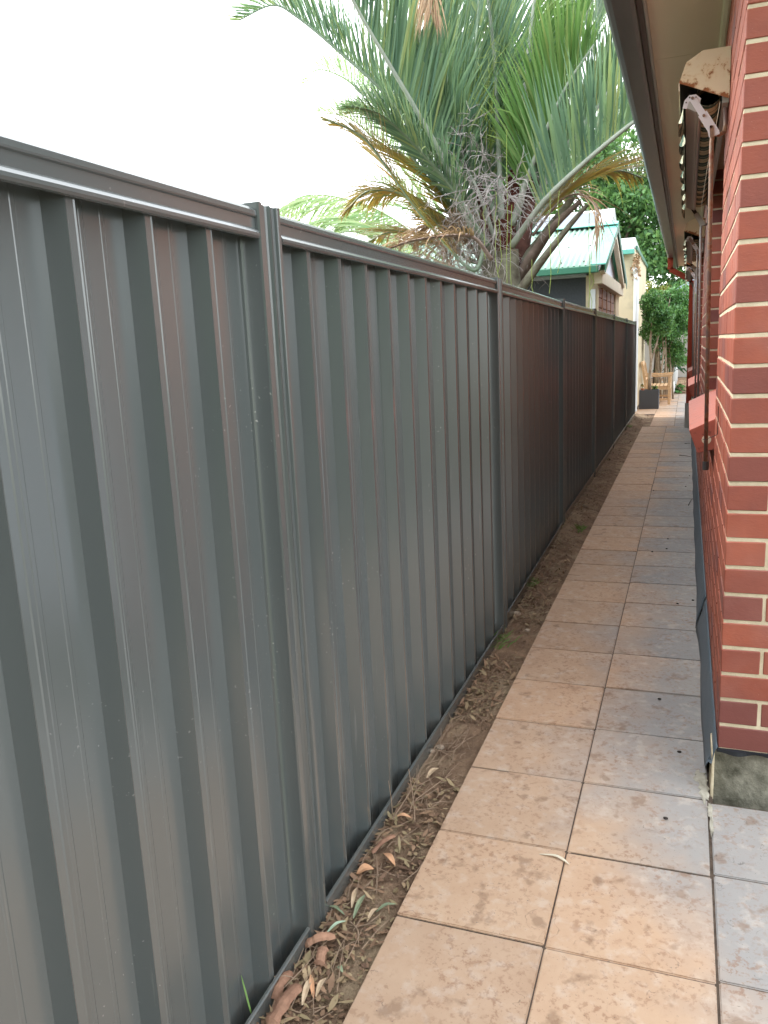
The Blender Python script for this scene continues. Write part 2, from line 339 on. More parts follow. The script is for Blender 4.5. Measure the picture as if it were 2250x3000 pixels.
# ------------------------------------------------------------------ ground, path, soil strip
def sheet(name,x0,x1,y0,y1,nx,ny,zf,m,kind='structure',parent=None):
    xs=np.linspace(x0,x1,nx);ys=np.linspace(y0,y1,ny)
    V=[(x,y,zf(x,y)) for y in ys for x in xs]
    Fq=[(j*nx+i,j*nx+i+1,(j+1)*nx+i+1,(j+1)*nx+i) for j in range(ny-1) for i in range(nx-1)]
    o=npmesh(name,V,Fq,m,parent); o.data.polygons.foreach_set('use_smooth',[True]*len(o.data.polygons))
    if kind:o['kind']=kind
    return o
sheet('ground',-400,400,-300,600,3,3,lambda x,y:-1.56,M['ground'])
sheet('neighbour_yard_ground',-14,-.93,-4,30,3,3,lambda x,y:-1.50,M['ground'])
def foff(y):   # the fence line drifts slightly to the left further along
    return 0 if y<4 else -.032*min(1,(y-4)/2.4)-.006*max(0,min(1,(y-6.4)/10))
def fbot(y): return -1.475 if y<4 else (-1.448 if y<6.3 else -1.412)
from mathutils import noise as mn
def soilz(x,y):
    if x<-.866+foff(y): return -1.575
    a=(x+.678)/(-.25); base=-1.472+.0*a
    t=max(0,min(1,(y-3.5)/3)); base+=a*(t*.045+(1-t)*-.012)
    b=max(0,1-abs(a)/.12) if a<.12 else 0
    return base+.014*mn.noise(Vector((x*9,y*9,0)))+.008*mn.noise(Vector((x*38,y*38,3)))+.004*mn.noise(Vector((x*110,y*110,3)))-.006*b
sheet('soil_strip',-.97,-.672,-1,16.6,46,1400,soilz,M['dirt'])
def soil2(x,y): return -1.462+.012*mn.noise(Vector((x*8,y*8,0)))+.006*mn.noise(Vector((x*40,y*40,0)))
sheet('soil_corner',-.674,-.556,14.32,16.56,14,120,soil2,M['dirt'])
path=MB().box(-.676,.115,-1.2,14.3,-1.52,-1.4595).box(.116,3.2,-1.2,2.52,-1.52,-1.4595).box(-.557,.1,14.302,22.6,-1.52,-1.4595).box(-1.0,-.559,16.56,22.6,-1.52,-1.4595).obj('path',M['joint'],kind='structure')
pm={}
def paver(x0,x1,y0,y1):
    k=(round(x1-x0,3),round(y1-y0,3),rnd.randrange(3))
    if k not in pm:
        hx,hy=(x1-x0)/2,(y1-y0)/2
        bm=bmesh.new(); bmesh.ops.create_cube(bm,size=1)
        for v in bm.verts: v.co=Vector((v.co.x*2*hx,v.co.y*2*hy,v.co.z*.04-.02))
        bmesh.ops.bevel(bm,geom=[e for e in bm.edges if all(v.co.z>-.01 for v in e.verts) or abs(e.verts[0].co.z-e.verts[1].co.z)>.01],offset=.003,segments=2,affect='EDGES')
        me=bpy.data.meshes.new('paver'); bm.to_mesh(me); bm.free(); pm[k]=me
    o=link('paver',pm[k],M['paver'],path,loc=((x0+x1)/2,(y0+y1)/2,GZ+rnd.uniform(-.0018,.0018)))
    o.rotation_euler=(rnd.uniform(-.002,.002),rnd.uniform(-.002,.002),rnd.uniform(-.0015,.0015)+(math.pi if rnd.random()<.5 else 0))
    return o
g=.0052
y=2.531-.397*9
while y<14.2:
    y1=min(y+.397,14.30); paver(-.678,-.291-g/2+.0005,y+g/2,y1-g/2); y+=.397
y=2.531-.4*9
while y<14.2:
    y1=min(y+.4,14.30)
    if y1-y>.1: paver(-.291+g/2-.0005,.101,y+g/2,y1-g/2)
    y+=.4
y=2.531-.4*9+.012
for i in range(9):
    for j in range(7):
        x=.1045+j*.4
        y1=y+.4
        if i==8: y1=2.515
        paver(x+g/2,x+.4-g/2,y+g/2,y1-g/2)
    y+=.4
y=14.305
while y<22.4:
    for x0,x1 in ((-.56,-.17),(-.17,.105)): paver(x0+g/2,x1-g/2,y+g/2,y+.4-g/2)
    if y>16.5: paver(-.96+g/2,-.56-g/2,y+g/2,y+.4-g/2)
    y+=.4
# ------------------------------------------------------------------ fence
fence=empty('metal_fence',(-.9,1.6,GZ),'long dark grey corrugated steel fence running along the left of the paved path','fence')
PY=[-3.14,-.78,1.588,3.93,6.36,8.72,11.10,13.48,15.93]
PW=.103
def sheetprof(y0,y1,yp):
    """fence cross-section (x,y) from y0 to y1, crests every 0.19 counted from yp"""
    pts=[];k=math.floor((y0-yp)/.19)-1
    P,Cx=-.905,-.870
    while yp+k*.19<y1+.19:
        c=yp+k*.19
        pts+=[(Cx,c),(Cx-.0012,c+.003),(Cx-.0012,c+.018),(Cx,c+.021),(P,c+.033)]
        pts+=[(P,c+.066),(P+.0007,c+.068),(P+.0007,c+.0755),(P,c+.0775)]
        pts+=[(P,c+.116),(P+.0007,c+.118),(P+.0007,c+.1255),(P,c+.1275),(P,c+.177)]
        k+=1
    out=[]
    for a,b in zip(pts[:-1],pts[1:]):
        if b[1]<=y0 or a[1]>=y1: continue
        if not out:
            t=max(0,(y0-a[1])/max(1e-6,b[1]-a[1])); out.append((a[0]+(b[0]-a[0])*t,max(y0,a[1])))
        t=min(1,(y1-a[1])/max(1e-6,b[1]-a[1])); out.append((a[0]+(b[0]-a[0])*t,min(y1,b[1])))
    return out
def thickstrip(pr,z0,z1,th=.0012,dx=0):
    mb=MB(); n=len(pr)
    zs=[z0,z1]
    vs=[(x+foff(y)+dx,y,z) for z in zs for (x,y) in pr]+[(x+foff(y)+dx-th,y,z) for z in zs for (x,y) in pr]
    fs=[(i,i+1,n+i+1,n+i) for i in range(n-1)]+[(2*n+i+1,2*n+i,3*n+i,3*n+i+1) for i in range(n-1)]
    fs+=[(n+i,n+i+1,3*n+i+1,3*n+i) for i in range(n-1)]+[(i+1,i,2*n+i,2*n+i+1) for i in range(n-1)]
    fs+=[(0,n,3*n,2*n),(n-1,2*n-1+0,4*n-1,3*n-1)]
    mb.add(vs,fs); return mb
def extr(prof,y0,y1,dz=0,z_from=None):
    """rail along y following the fence drift; prof (x,z)"""
    mb=MB(); n=len(prof)
    vs=[(x+foff(yy),yy,z+dz) for yy in (y0,y1) for (x,z) in prof]
    mb.add(vs,[(i,(i+1)%n,(i+1)%n+n,i+n) for i in range(n)]+[tuple(range(n))[::-1],tuple(range(n,2*n))]); return mb
toprail=[(-.935,.245),(-.935,.300),(-.930,.307),(-.874,.307),(-.8665,.304),(-.8615,.298),(-.8605,.289),(-.8620,.286),(-.8660,.284),(-.8660,.263),(-.8605,.259),(-.8565,.253),(-.8560,.247),(-.8585,.2425),(-.864,.241),(-.868,.243),(-.868,.255),(-.928,.255),(-.928,.245)]
botrail=[(-.935,-.045),(-.935,.0),(-.928,.0),(-.928,-.100),(-.866,-.100),(-.866,-.002),(-.864,.001),(-.8585,.001),(-.856,-.003),(-.8575,-.008),(-.8600,-.012),(-.8600,-.105),(-.863,-.108),(-.93,-.108)]
postprof=[(0,-.945),(0,-.860),(.002,-.8555),(.014,-.8555),(.0165,-.860),(.0175,-.873),(.029,-.873),(.031,-.867),(.045,-.867),(.0475,-.871),(.0485,-.895),(.0525,-.895),(.0535,-.871),(.056,-.867),(.059,-.860),(.0605,-.860),(.062,-.873),(.073,-.873),(.075,-.866),(.087,-.866),(.089,-.860),(.0905,-.8575),(.1005,-.8575),(.103,-.862),(.103,-.945)]
for i,py in enumerate(PY):
    if i==len(PY)-1 and False: break
    zb=-1.56; zt=.321+(.008 if py>5 else 0)
    mb=MB(); mb.prism([(x+foff(py),py+dy) for dy,x in postprof],zb,zt,'z')
    o=mb.obj('post',M['fence'],fence)
    for sy,sz in ((.023,zt-.034),(.067,zt-.036),(.023,-1.43),(.067,-1.43)):
        s=MB(); x=-.872+foff(py)
        s.tube([(x,py+sy,sz),(x+.003,py+sy,sz)],.0052,8).tube([(x+.003,py+sy,sz),(x+.007,py+sy,sz)],.0034,6)
        sc=s.obj('screw',M['darksteel'],o)
for i in range(len(PY)-1):
    a=PY[i]+PW; b=PY[i+1]; fb=fbot(a+.1); dz=.008 if a>5 else 0
    extr(toprail,a+.001,b-.001,dz+.0045).obj('top_rail',M['fence'],fence)
    extr(botrail,a+.001,b-.001,fb+.052).obj('bottom_rail',M['fence'],fence)
    yp=PY[i+1]-.19*12-.0; L=(b-a)
    for k in range(3):
        y0=a-.03+k*(L+.06)/3; y1=a-.03+(k+1)*(L+.06)/3
        y0=yp+.19*round((y0-yp)/.19)-.012 if k else a-.012; y1=yp+.19*round((y1-yp)/.19)+.024 if k<2 else b-.011
        thickstrip(sheetprof(y0,y1,yp),fb-.035,.258+dz,.0012,.0016*(k%2)).obj('steel_sheet',M['fence'],fence)
# ------------------------------------------------------------------ brick house
house=empty('brick_house',(.125,2.563,GZ),'red brick house with cream mortar, three awning windows and dark gutter right of the path','house')
XW=.125; Y0=2.563; Z0=-1.287; CH=.0859; NC=30
WIN=[(3.862,5.664,-.413,0),(8.45,9.95,-.47,-.06),(11.92,13.35,-.47,-.06)]
WH=1.00
YE=16.15
def opening(z,y):
    for a,b,zs,d in WIN:
        if Z0+0<z and z>-.50+d and z<WH and a<y<b: return True
    return False
bricks=[]
for c in range(NC):
    z0=Z0+c*CH; z1=z0+.0747; zc=(z0+z1)/2
    odd=c%2
    # side wall intervals
    cuts=[]
    for a,b,zs,d in WIN:
        if zc>-.43+d and zc<WH: cuts.append((a,b))
    start=Y0 if odd else Y0+.12
    segs=[];s=start
    for a,b in cuts: segs.append((s,a));s=b
    segs.append((s,YE))
    ph=0 if odd else 0
    for si,(s0,s1) in enumerate(segs):
        yy=s0
        if si>0 and odd: first=.11
        elif si>0: first=.23
        else: first=.23
        L=first
        while yy<s1-.02:
            ye=min(yy+L,s1)
            if s1-ye<.03: ye=s1
            bricks.append(('s',XW,XW+.11,yy,ye,z0,z1)); yy=ye+.01; L=.23
    # front face and return
    xx=XW if not odd else XW+.12
    first=.23
    XR=.365
    while xx<XR-.02:
        xe=min(xx+.23,XR)
        if XR-xe<.03: xe=XR
        bricks.append(('f',xx,xe,Y0,Y0+.11,z0,z1)); xx=xe+.01
def key(b):
    return (0 if b[0]=='f' else 1, b[3])
bricks.sort(key=key)
fr=[b for b in bricks if b[0]=='f' and b[1]<.36]; rest=[b for b in bricks if not(b[0]=='f' and b[1]<.36)]
def vis(b):
    yc=(b[3]+b[4])/2; return yc+ (0 if b[6]<.95 else 3)
rest.sort(key=vis)
single=fr+rest[:292-len(fr)]; many=rest[292-len(fr):]
bcache={}
def bevbox(sx,sy,sz,b):
    bm=bmesh.new(); bmesh.ops.create_cube(bm,size=1)
    for v in bm.verts: v.co=Vector((v.co.x*sx,v.co.y*sy,v.co.z*sz))
    bmesh.ops.bevel(bm,geom=bm.edges[:],offset=b,segments=1,affect='EDGES'); bm.verts.index_update()
    return bm
rb=random.Random(11)
for b in single:
    _,x0,x1,y0,y1,z0,z1=b; k=(round(x1-x0,3),round(y1-y0,3),rb.randrange(3))
    if k not in bcache:
        bm=bevbox(x1-x0,y1-y0,z1-z0,.0025)
        for v in bm.verts: v.co+=Vector((rb.uniform(-.0004,.0004),rb.uniform(-.0009,.0009),rb.uniform(-.0009,.0009)))
        me=bpy.data.meshes.new('brick'); bm.to_mesh(me); bm.free(); bcache[k]=me
    o=link('brick',bcache[k],M['brick1'],house,loc=((x0+x1)/2+rb.uniform(-.0006,.0006),(y0+y1)/2+rb.uniform(-.0012,.0012),(z0+z1)/2+rb.uniform(-.001,.001)))
mb=MB()
for b in many:
    _,x0,x1,y0,y1,z0,z1=b; d=rb.uniform(-.001,.001); mb.box(x0+d,x1+d,y0,y1,z0,z1,.0025)
me=bpy.data.meshes.new('brick'); me.from_pydata(mb.v,[],mb.f); me.update()
o=link('brick',me,M['brickN'],house); o['kind']='stuff'
# mortar bed behind the brick faces
mb=MB(); r=.004
zt=Z0+NC*CH
mb.box(XW+.003,.361,Y0+.0035,Y0+.106,Z0-.008,zt)
def wallpiece(y0,y1,z0,z1): mb.box(XW+.003,XW+.106,y0,y1,z0,z1)
ys=Y0+.106
prev=ys
for a,b,zs,d in WIN:
    wallpiece(prev,a-r,Z0-.008,zt); 
    wallpiece(a-r,b+r,Z0-.008,-.50+d); wallpiece(a-r,b+r,WH,zt); prev=b+r
wallpiece(prev,YE-r,Z0-.008,zt)
mb.obj('wall',M['mortar'],house)
# inner shell (dark rooms behind the windows)
mb=MB(); 
mb.box(XW+.118,.305,Y0+.12,3.80,Z0,zt)
mb.box(.37,6.5,3.70,3.80,GZ-.05,zt)
mb.box(XW+.118,.30,5.70,8.41,Z0,zt); mb.box(XW+.118,.30,9.99,11.88,Z0,zt); mb.box(XW+.118,.30,13.39,YE,Z0,zt)
mb.box(XW+.118,6.5,YE-.12,YE-.002,GZ-.05,zt); mb.box(6.38,6.5,3.43,YE-.13,GZ-.05,zt)
mb.box(XW+.118,.30,3.86,5.70,Z0,-.52); mb.box(XW+.118,.30,8.41,9.99,Z0,-.6);mb.box(XW+.118,.30,11.88,13.39,Z0,-.6)
mb.obj('inner_wall',M['brickN'],house)
MB().box(.31,.365,Y0+.12,3.70,Z0,zt).obj('return_wall',M['brickN'],house)
MB().box(.55,5.6,3.66,3.695,GZ,.75).obj('added_reflector_panel',M['gable'],house)  # pale door-like panel added out of view to brighten the fence reflections
# concrete footing, membrane
MB().box(.118,.36,2.602,3.3,-1.56,-1.302).box(.118,.30,3.3,YE,-1.56,-1.302).obj('footing',M['concrete'],house)
MB().box(.108,.117,2.56,2.71,-1.47,-1.31,.002).obj('mortar_fillet',M['mortar'],house)
ms=MB(); rm=random.Random(4)
for (mx_,my,ma,mbb) in ((.082,2.66,.022,.05),(.090,2.58,.017,.07),(.105,2.47,.010,.05),(.108,2.38,.006,.06)):
    k=22; ring=[(mx_+ma*math.cos(6.283*i/k)*rm.uniform(.6,1.25),my+mbb*math.sin(6.283*i/k)*rm.uniform(.6,1.25)) for i in range(k)]
    ms.add([(x,y,GZ+.0022) for x,y in ring]+[(mx_+(x-mx_)*.7,my+(y-my)*.7,GZ+.005) for x,y in ring],[(i,(i+1)%k,(i+1)%k+k,i+k) for i in range(k)]+[tuple(range(k,2*k))])
ms.obj('mortar_splash',m_simple('pale_grey_mortar',(.30,.28,.23),(.50,.47,.39),30,.9,.6,.003,150),house)
def membrane(y0,y1,n,dx,seed,flip=0):
    V=[];rr=random.Random(seed)
    for i in range(n+1):
        y=y0+(y1-y0)*i/n
        wv=.0012*math.sin(y*7+seed)+.0012*mn.noise(Vector((y*5,seed,0)))
        lift=max(0,1-abs(i-n*flip)/2.5)*.007
        up=max(0,(2.78-y)/.22)**1.5*.105
        prof=[(XW-.001,-1.278),(XW-.008,-1.292),(.108+dx+wv,-1.34),(.097+dx+wv*1.5-lift,-1.40+wv+up*.6),(.093+dx+wv*2-lift*1.6,-1.4535+lift*.4+up)]
        V.append([(x,y,z) for x,z in prof])
    vs=[p for r in V for p in r]; k=5
    fs=[(i*k+j,i*k+j+1,(i+1)*k+j+1,(i+1)*k+j) for i in range(n) for j in range(k-1)]
    o=npmesh('damp_proof_membrane',vs,fs,M['membrane'],house)
    o.data.polygons.foreach_set('use_smooth',[True]*len(o.data.polygons))
    md=o.modifiers.new('t','SOLIDIFY'); md.thickness=.002; return o
membrane(2.55,4.12,26,0,1,1); membrane(4.16,12.4,90,-.004,5,0)
V=[];n=24
for i in range(n+1):
    x=.122+.245*i/n; q=.004*math.sin(x*60)+.003*math.sin(x*23+1)
    V+=[(x,Y0+.012,-1.286),(x,Y0-.003+q*.5,-1.291),(x,Y0-.001+q,-1.303+q*.6),(x,Y0+.02,-1.308+q)]
fs=[(i*4+j,i*4+j+1,(i+1)*4+j+1,(i+1)*4+j) for i in range(n) for j in range(3)]
o=npmesh('damp_course',V,fs,M['blackmem'],house)
# sills
for wi,(a,b,zs,d) in enumerate(WIN):
    pr=[(.018,-.413+d),(.222,-.318+d),(.222,-.46+d),(.125,-.499+d),(.056,-.516+d)]
    s=MB(); s.prism(pr,a,b-.004,'y')
    me=s.mesh('window_sill'); bm=bmesh.new(); bm.from_mesh(me); bmesh.ops.bevel(bm,geom=bm.edges[:],offset=.003,segments=2,affect='EDGES'); bm.to_mesh(me); bm.free()
    so_=link('window_sill',me,M['sill'],house); so_['label']='sloping red painted sill'
    if wi==0: MB().tube([(.092,a+.004,-.455),(.092,a-.002,-.455)],.020,14).obj('filler_plug',M['creamtrim'],so_)
    # window
    x0=.185
    zb=-.345+d; fw=.06
    wo=MB().box(x0,.235,a+.006,a+fw,zb,WH).box(x0,.235,b-fw,b-.006,zb,WH).box(x0+.001,.234,a+fw,b-fw,WH-fw,WH-.001).box(x0+.001,.234,a+fw,b-fw,zb,zb+fw).box(x0+.004,.232,(a+b)/2-.03,(a+b)/2+.03,zb+fw,WH-fw).obj('window',M['winframe'],house)
    MB().box(.206,.212,a+fw+.002,(a+b)/2-.032,zb+fw+.002,WH-fw-.002).obj('pane',M['glass'],wo)
    MB().box(.206,.212,(a+b)/2+.032,b-fw-.002,zb+fw+.002,WH-fw-.002).obj('pane',M['glass'],wo)
# eaves
SY0,SY1=2.15,16.45
for k,(a,b) in enumerate([(SY0,4.35),(4.353,6.75),(6.753,9.15),(9.153,11.55),(11.553,13.95),(13.953,SY1)]):
    MB().box(-.196,.122,a,b,1.290,1.297).obj('soffit_panel',M['soffit'],house)
MB().box(.12,.80,SY0,2.55,1.291,1.297).obj('soffit_panel',M['soffit'],house)
MB().prism([(.124,1.289),(.124,1.262),(.116,1.262),(.103,1.268),(.097,1.280),(.097,1.289)],Y0,YE,'y').obj('soffit_bead',M['bead'],house)
MB().box(-.217,-.197,SY0,SY1,1.262,1.42).obj('fascia',M['fascia'],house)
MB().prism([(-.196,1.2885),(-.196,1.266),(-.190,1.262),(-.183,1.266),(-.183,1.2885)],SY0,SY1,'y').obj('soffit_trim',M['edge'],house)
gp=[(-.219,1.245),(-.221,1.240),(-.235,1.238),(-.300,1.238),(-.318,1.243),(-.330,1.256),(-.336,1.275),(-.338,1.325),(-.343,1.335),(-.343,1.345),(-.335,1.350),(-.330,1.345),(-.331,1.275),(-.325,1.259),(-.314,1.248),(-.298,1.243),(-.235,1.243),(-.224,1.246),(-.224,1.36),(-.219,1.36)]
gmb=MB().prism(gp,SY0,SY1+.01,'y'); go=gmb.obj('gutter',M['gutter'],house,smooth=False)
MB().box(-.334,-.222,SY1+.011,SY1+.014,1.24,1.345).obj('gutter_end',M['gutter'],go)
# roof over: low pitched tiled slope
def roofplane(): 
    s=MB()
    s.prism([(-.26,1.37),(3.2,2.75),(3.2,2.80),(-.26,1.42)],SY0,SY1,'y'); return s
rf=roofplane().obj('roof',M['fascia'],house)
s=MB(); s.prism([(3.2,2.75),(6.9,1.37),(6.9,1.42),(3.2,2.80)],SY0,SY1,'y').prism([(-.19,1.30),(6.6,1.30),(3.2,2.74)],SY1-.05,SY1-.03,'y').prism([(-.19,1.30),(6.6,1.30),(3.2,2.74)],SY0+.03,SY0+.05,'y'); s.obj('roof',M['fascia'],house)
# downpipe
s=MB(); Yd=14.05
def rtube(s,pts,hw,hd):
    """rectangular pipe, pts in the x-z plane at y=Yd"""
    for (xa,za),(xb,zb_) in zip(pts[:-1],pts[1:]):
        d=Vector((xb-xa,zb_-za)); n_=Vector((-d.y,d.x)).normalized()*hw
        s.prism([(xa+n_.x,za+n_.y),(xb+n_.x,zb_+n_.y),(xb-n_.x,zb_-n_.y),(xa-n_.x,za-n_.y)],Yd-hd,Yd+hd,'y')
rtube(s,[(-.285,1.24),(-.285,1.065),(.045,.87),(.045,-1.06)],.041,.028)
dp=s.obj('downpipe',M['redpaint'],house)
MB().box(.001,.089,Yd-.031,Yd+.031,.79,.802).obj('bracket',M['redpaint'],dp); MB().box(.001,.089,Yd-.031,Yd+.031,-.81,-.798).obj('bracket',M['redpaint'],dp)
s=MB().tube([(.04,Yd,-1.47),(.04,Yd,-1.065)],.05,20).tube([(.04,Yd,-1.145),(.04,Yd,-1.13)],.053,20).tube([(.04,Yd,-1.075),(.04,Yd,-1.055)],.053,20)
s.obj('drain_pipe',M['pvc'],dp,smooth=False)
# ------------------------------------------------------------------ awnings
def awning(ya,yb,label,full=True,rust2=False,seed=0):
    t=empty('window_awning',(.125,ya,.95),label,'awning','rolled up window awnings along the brick wall')
    out=[(.123,1.045),(.026,1.045),(-.032,1.012),(-.047,.968),(-.056,.944)]
    th=.0025
    # end caps (solid thin plates) and the folded top
    for y_ in (ya,yb-.004):
        c=MB(); c.prism(out+[(.123,.866)],y_,y_+.004,'y')
        c.obj('hood_end_cap',M['hood'],t)
    inn=[(x+(.004 if x<.12 else 0),z-.004) for x,z in out]
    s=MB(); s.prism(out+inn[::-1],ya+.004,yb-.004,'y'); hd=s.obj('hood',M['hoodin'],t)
    s=MB(); s.prism([(-.0575,.944),(-.0535,.944),(-.052,.915),(-.056,.915)],ya+.001,yb-.001,'y'); s.obj('hood_lip',M['creamtrim'],t)
    # back board, roll and front bar
    MB().box(.100,.122,ya+.03,yb-.03,.86,1.03).obj('back_board',M['bar'],t)
    R0=.044; n=20; ny=70; vs=[];ring=[]
    for i in range(ny+1):
        yy=ya+.045+(yb-ya-.09)*i/ny
        rr=R0*(1+.05*math.sin(yy*31)+.04*mn.noise(Vector((yy*9,seed,0))))
        for k in range(n):
            a=2*math.pi*k/n; vs.append((.052+rr*math.cos(a),yy,.905+rr*math.sin(a)))
    fs=[(i*n+k,i*n+(k+1)%n,(i+1)*n+(k+1)%n,(i+1)*n+k) for i in range(ny) for k in range(n)]
    o=npmesh('canvas_roll',vs,fs,M['stripe'],t); o.data.polygons.foreach_set('use_smooth',[True]*len(o.data.polygons))
    MB().prism([(-.030,.868),(-.026,.900),(-.014,.905),(.030,.858),(.024,.842),(.016,.840),(.012,.846),(.004,.848)],ya+.05,yb-.03,'y').obj('front_bar',M['bar'],t)
    # scalloped valance hanging in folds
    nv=150; vs=[]
    rr=random.Random(seed)
    for i in range(nv+1):
        yy=ya+.06+(yb-ya-.06)*i/nv; u=yy-ya
        sc=abs(math.sin(u*math.pi/.19)); drop=.006+.026*sc
        if u>yb-ya-.25: drop+=.05*(u-(yb-ya-.25))/.25
        cur=.006*math.sin(u*math.pi*2/.38+1)+.008*mn.noise(Vector((u*8,seed,2)))
        t0=min(1,u/.25)
        vs+= [(-.038,yy,.905-.02*t0),(-.044+cur,yy,.880-.02*t0-drop*.3),(-.047+cur*1.8,yy,.868-.02*t0-drop)]
    fs=[(i*3+j,i*3+j+1,(i+1)*3+j+1,(i+1)*3+j) for i in range(nv) for j in range(2)]
    o=npmesh('valance',vs,fs,M['valance'],t); o.data.polygons.foreach_set('use_smooth',[True]*len(o.data.polygons))
    # arms, brackets and rods at both ends
    for e,(y_,nm) in enumerate(((ya-.012 if full else ya+.0,1),(yb-.05,0))):
        top=Vector((-.006,y_,.880)); low=Vector((.077,y_,.745))
        d=(low-top); L=d.length; d.normalize(); nrm=Vector((d.z,0,-d.x))
        def plate(s,a,b,w0,w1,yo,th):
            p0=top+d*L*a; p1=top+d*L*b
            q=[p0+nrm*w0,p1+nrm*w1,p1-nrm*w1,p0-nrm*w0]
            s.prism([(v.x,v.z) for v in q],y_+yo,y_+yo+th,'y')
        am=M['rustrod'] if (rust2 and e==0) else (M['whitesteel'] if e==0 else M['darksteel'])
        s=MB(); plate(s,0,.62,.0115,.0115,-.004,.003); o1=s.obj('arm',am,t)
        s=MB(); plate(s,.44,.86,.0165,.0165,-.008,.003); q0=top+d*L*.86; q1=top+d*L*1.0
        s.prism([(v.x,v.z) for v in (q0+nrm*.0165,q1+nrm*.024,q1+d*.012-nrm*.012,q1-nrm*.0165,q0-nrm*.0165)],y_-.008,y_-.005,'y')
        s.obj('arm_sleeve',M['whitesteel'] if e==0 else M['bar'],t)
        if e==0:
            s=MB(); c=top
            pts=[(-.034,-.030),(-.028,-.004),(-.012,.012),(.012,.012),(.030,-.004),(.026,-.022),(.014,-.018),(.004,-.006),(-.012,-.010),(-.020,-.034)]
            s.prism([(c.x+px,c.z+pz) for px,pz in pts],y_-.002,y_+.001,'y'); s.obj('bracket_plate',M['whitesteel'],t)
            for fx,yo in ((.0,-.004),(.50,-.008),(.82,-.008)):
                p=top+d*L*fx; MB().tube([(p.x,y_+yo,p.z),(p.x,y_+yo-.004,p.z)],.0052,10).obj('rivet',M['rustrod'],t)
            for px,pz in ((-.010,.004),(-.022,-.012),(.012,.002)):
                MB().tube([(c.x+px,y_-.001,c.z+pz),(c.x+px,y_-.004,c.z+pz)],.0028,8).obj('rivet',M['darksteel'],t)
            q=top+d*L*.84
            MB().prism([(q.x-.006,q.z+.006),(q.x+.006,q.z+.006),(q.x+.010,q.z-.035),(q.x-.004,q.z-.035)],y_-.012,y_-.009,'y').obj('latch',M['rustrod'],t)
        rm=(M['rustrod'] if not rust2 else M['greyrod']) if e==0 else M['greyrod']
        xr=.068; yr=y_+.002
        rod=[(.110,yr+.03,.84),(.114,yr+.03,.78),(.110,yr+.02,.752),(.094,yr+.008,.742),(.078,yr,.744),(.068,yr-.002,.738),(.066,yr-.003,.715),(.083,yr-.003,-.512+ (WIN[1][3] if ya>6 else 0))]
        r=.0082; ro=MB().tube(rod,r,10).obj('rod',rm,t,smooth=True)
        zz=-.512+(WIN[1][3] if ya>6 else 0)
        MB().tube([(.083,yr-.003,zz+.012),(.083,yr-.003,zz-.022)],.0125,12).obj('rubber_tip',M['cap'],ro)
        if e==0 or full:
            zh=zz+.110
            hk=[(.1235,yr-.002,zh+.125),(.1235,yr-.002,zh+.012),(.112,yr-.002,zh+.006),(.0835,yr-.004,zh-.006)]
            ringp=[(.0785+.0095*math.cos(a),yr-.004+.0095*math.sin(a),zh-.007) for a in [2*math.pi*k/12 for k in range(13)]]
            MB().tube(hk,.0016,6).tube(ringp,.0015,6).obj('rod_hook',M['darksteel'],t)
    if full:
        MB().tube([(.092,ya+.01,.86),(.075,ya+.02,.74),(.060,ya+.4,.70),(.06,yb-.3,.80)],.0012,5).obj('pull_cord',M['creamtrim'],t)
    return t
awning(3.5,6.2,'nearest rolled awning, rusty cream hood above the first window by the brick corner')
awning(8.15,10.55,'second rolled awning with rusty hood, above the middle window',True,True,3)
awning(11.62,13.75,'farthest small awning above the last window beside the red downpipe',False,True,5)
# ------------------------------------------------------------------ leaf cloud helper
def leafcloud(name,n,region,size,m,parent=None,kind=None,seed=1,aspect=.5,droop=.2,fold=.25):
    """n folded leaves (2 quads) at points returned by region(rng,n) -> (n,3)"""
    rg=np.random.default_rng(seed); Pn=region(rg,n); n=len(Pn)
    d=rg.normal(size=(n,3)); d[:,2]-=droop*2; d/=np.linalg.norm(d,axis=1)[:,None]
    up=rg.normal(size=(n,3))*.6+np.array([0,0,1.0]); s_=np.cross(d,up); s_/=np.linalg.norm(s_,axis=1)[:,None]; u=np.cross(s_,d)
    L=(size*(.6+.8*rg.random(n)))[:,None]; Wd=L*aspect/2
    a=Pn-d*L*.5; b=Pn+d*L*.5; c1=Pn+s_*Wd+u*Wd*fold; c2=Pn-s_*Wd+u*Wd*fold
    V=np.stack([a,c1,b,c2],1).reshape(-1,3)
    Fq=np.arange(4*n).reshape(-1,4)
    T=np.concatenate([Fq[:,[0,1,2]],Fq[:,[0,2,3]]])
    return npmesh(name,V,T,m,parent,k=3,kind=kind)
def blobs(cs,shell=.35):
    """cs list of (center, radii, weight) ellipsoid clumps, leaves concentrated near the shell"""
    cs=[(np.array(c,float),np.array(r,float),w_) for c,r,w_ in cs]; ws=np.array([w_ for _,_,w_ in cs]); ws/=ws.sum()
    def f(rg,n):
        k=rg.choice(len(cs),n,p=ws); d=rg.normal(size=(n,3)); d/=np.linalg.norm(d,axis=1)[:,None]
        r=1-shell*rg.random(n)**.7+rg.normal(size=n)*.05
        C_=np.array([c for c,_,_ in cs])[k]; Rr=np.array([r_ for _,r_,_ in cs])[k]
        return C_+d*Rr*r[:,None]
    return f
def clumps(center,radii,n,r,seed,shell=.4):
    rg=np.random.default_rng(seed); out=[]
    for i in range(n):
        d=rg.normal(size=3); d/=np.linalg.norm(d); q=.35+.6*rg.random()
        rr=r*(.6+.8*rg.random()); out.append((np.array(center)+d*np.array(radii)*q,(rr,rr,rr*.75),rr*rr))
    return blobs(out,shell)
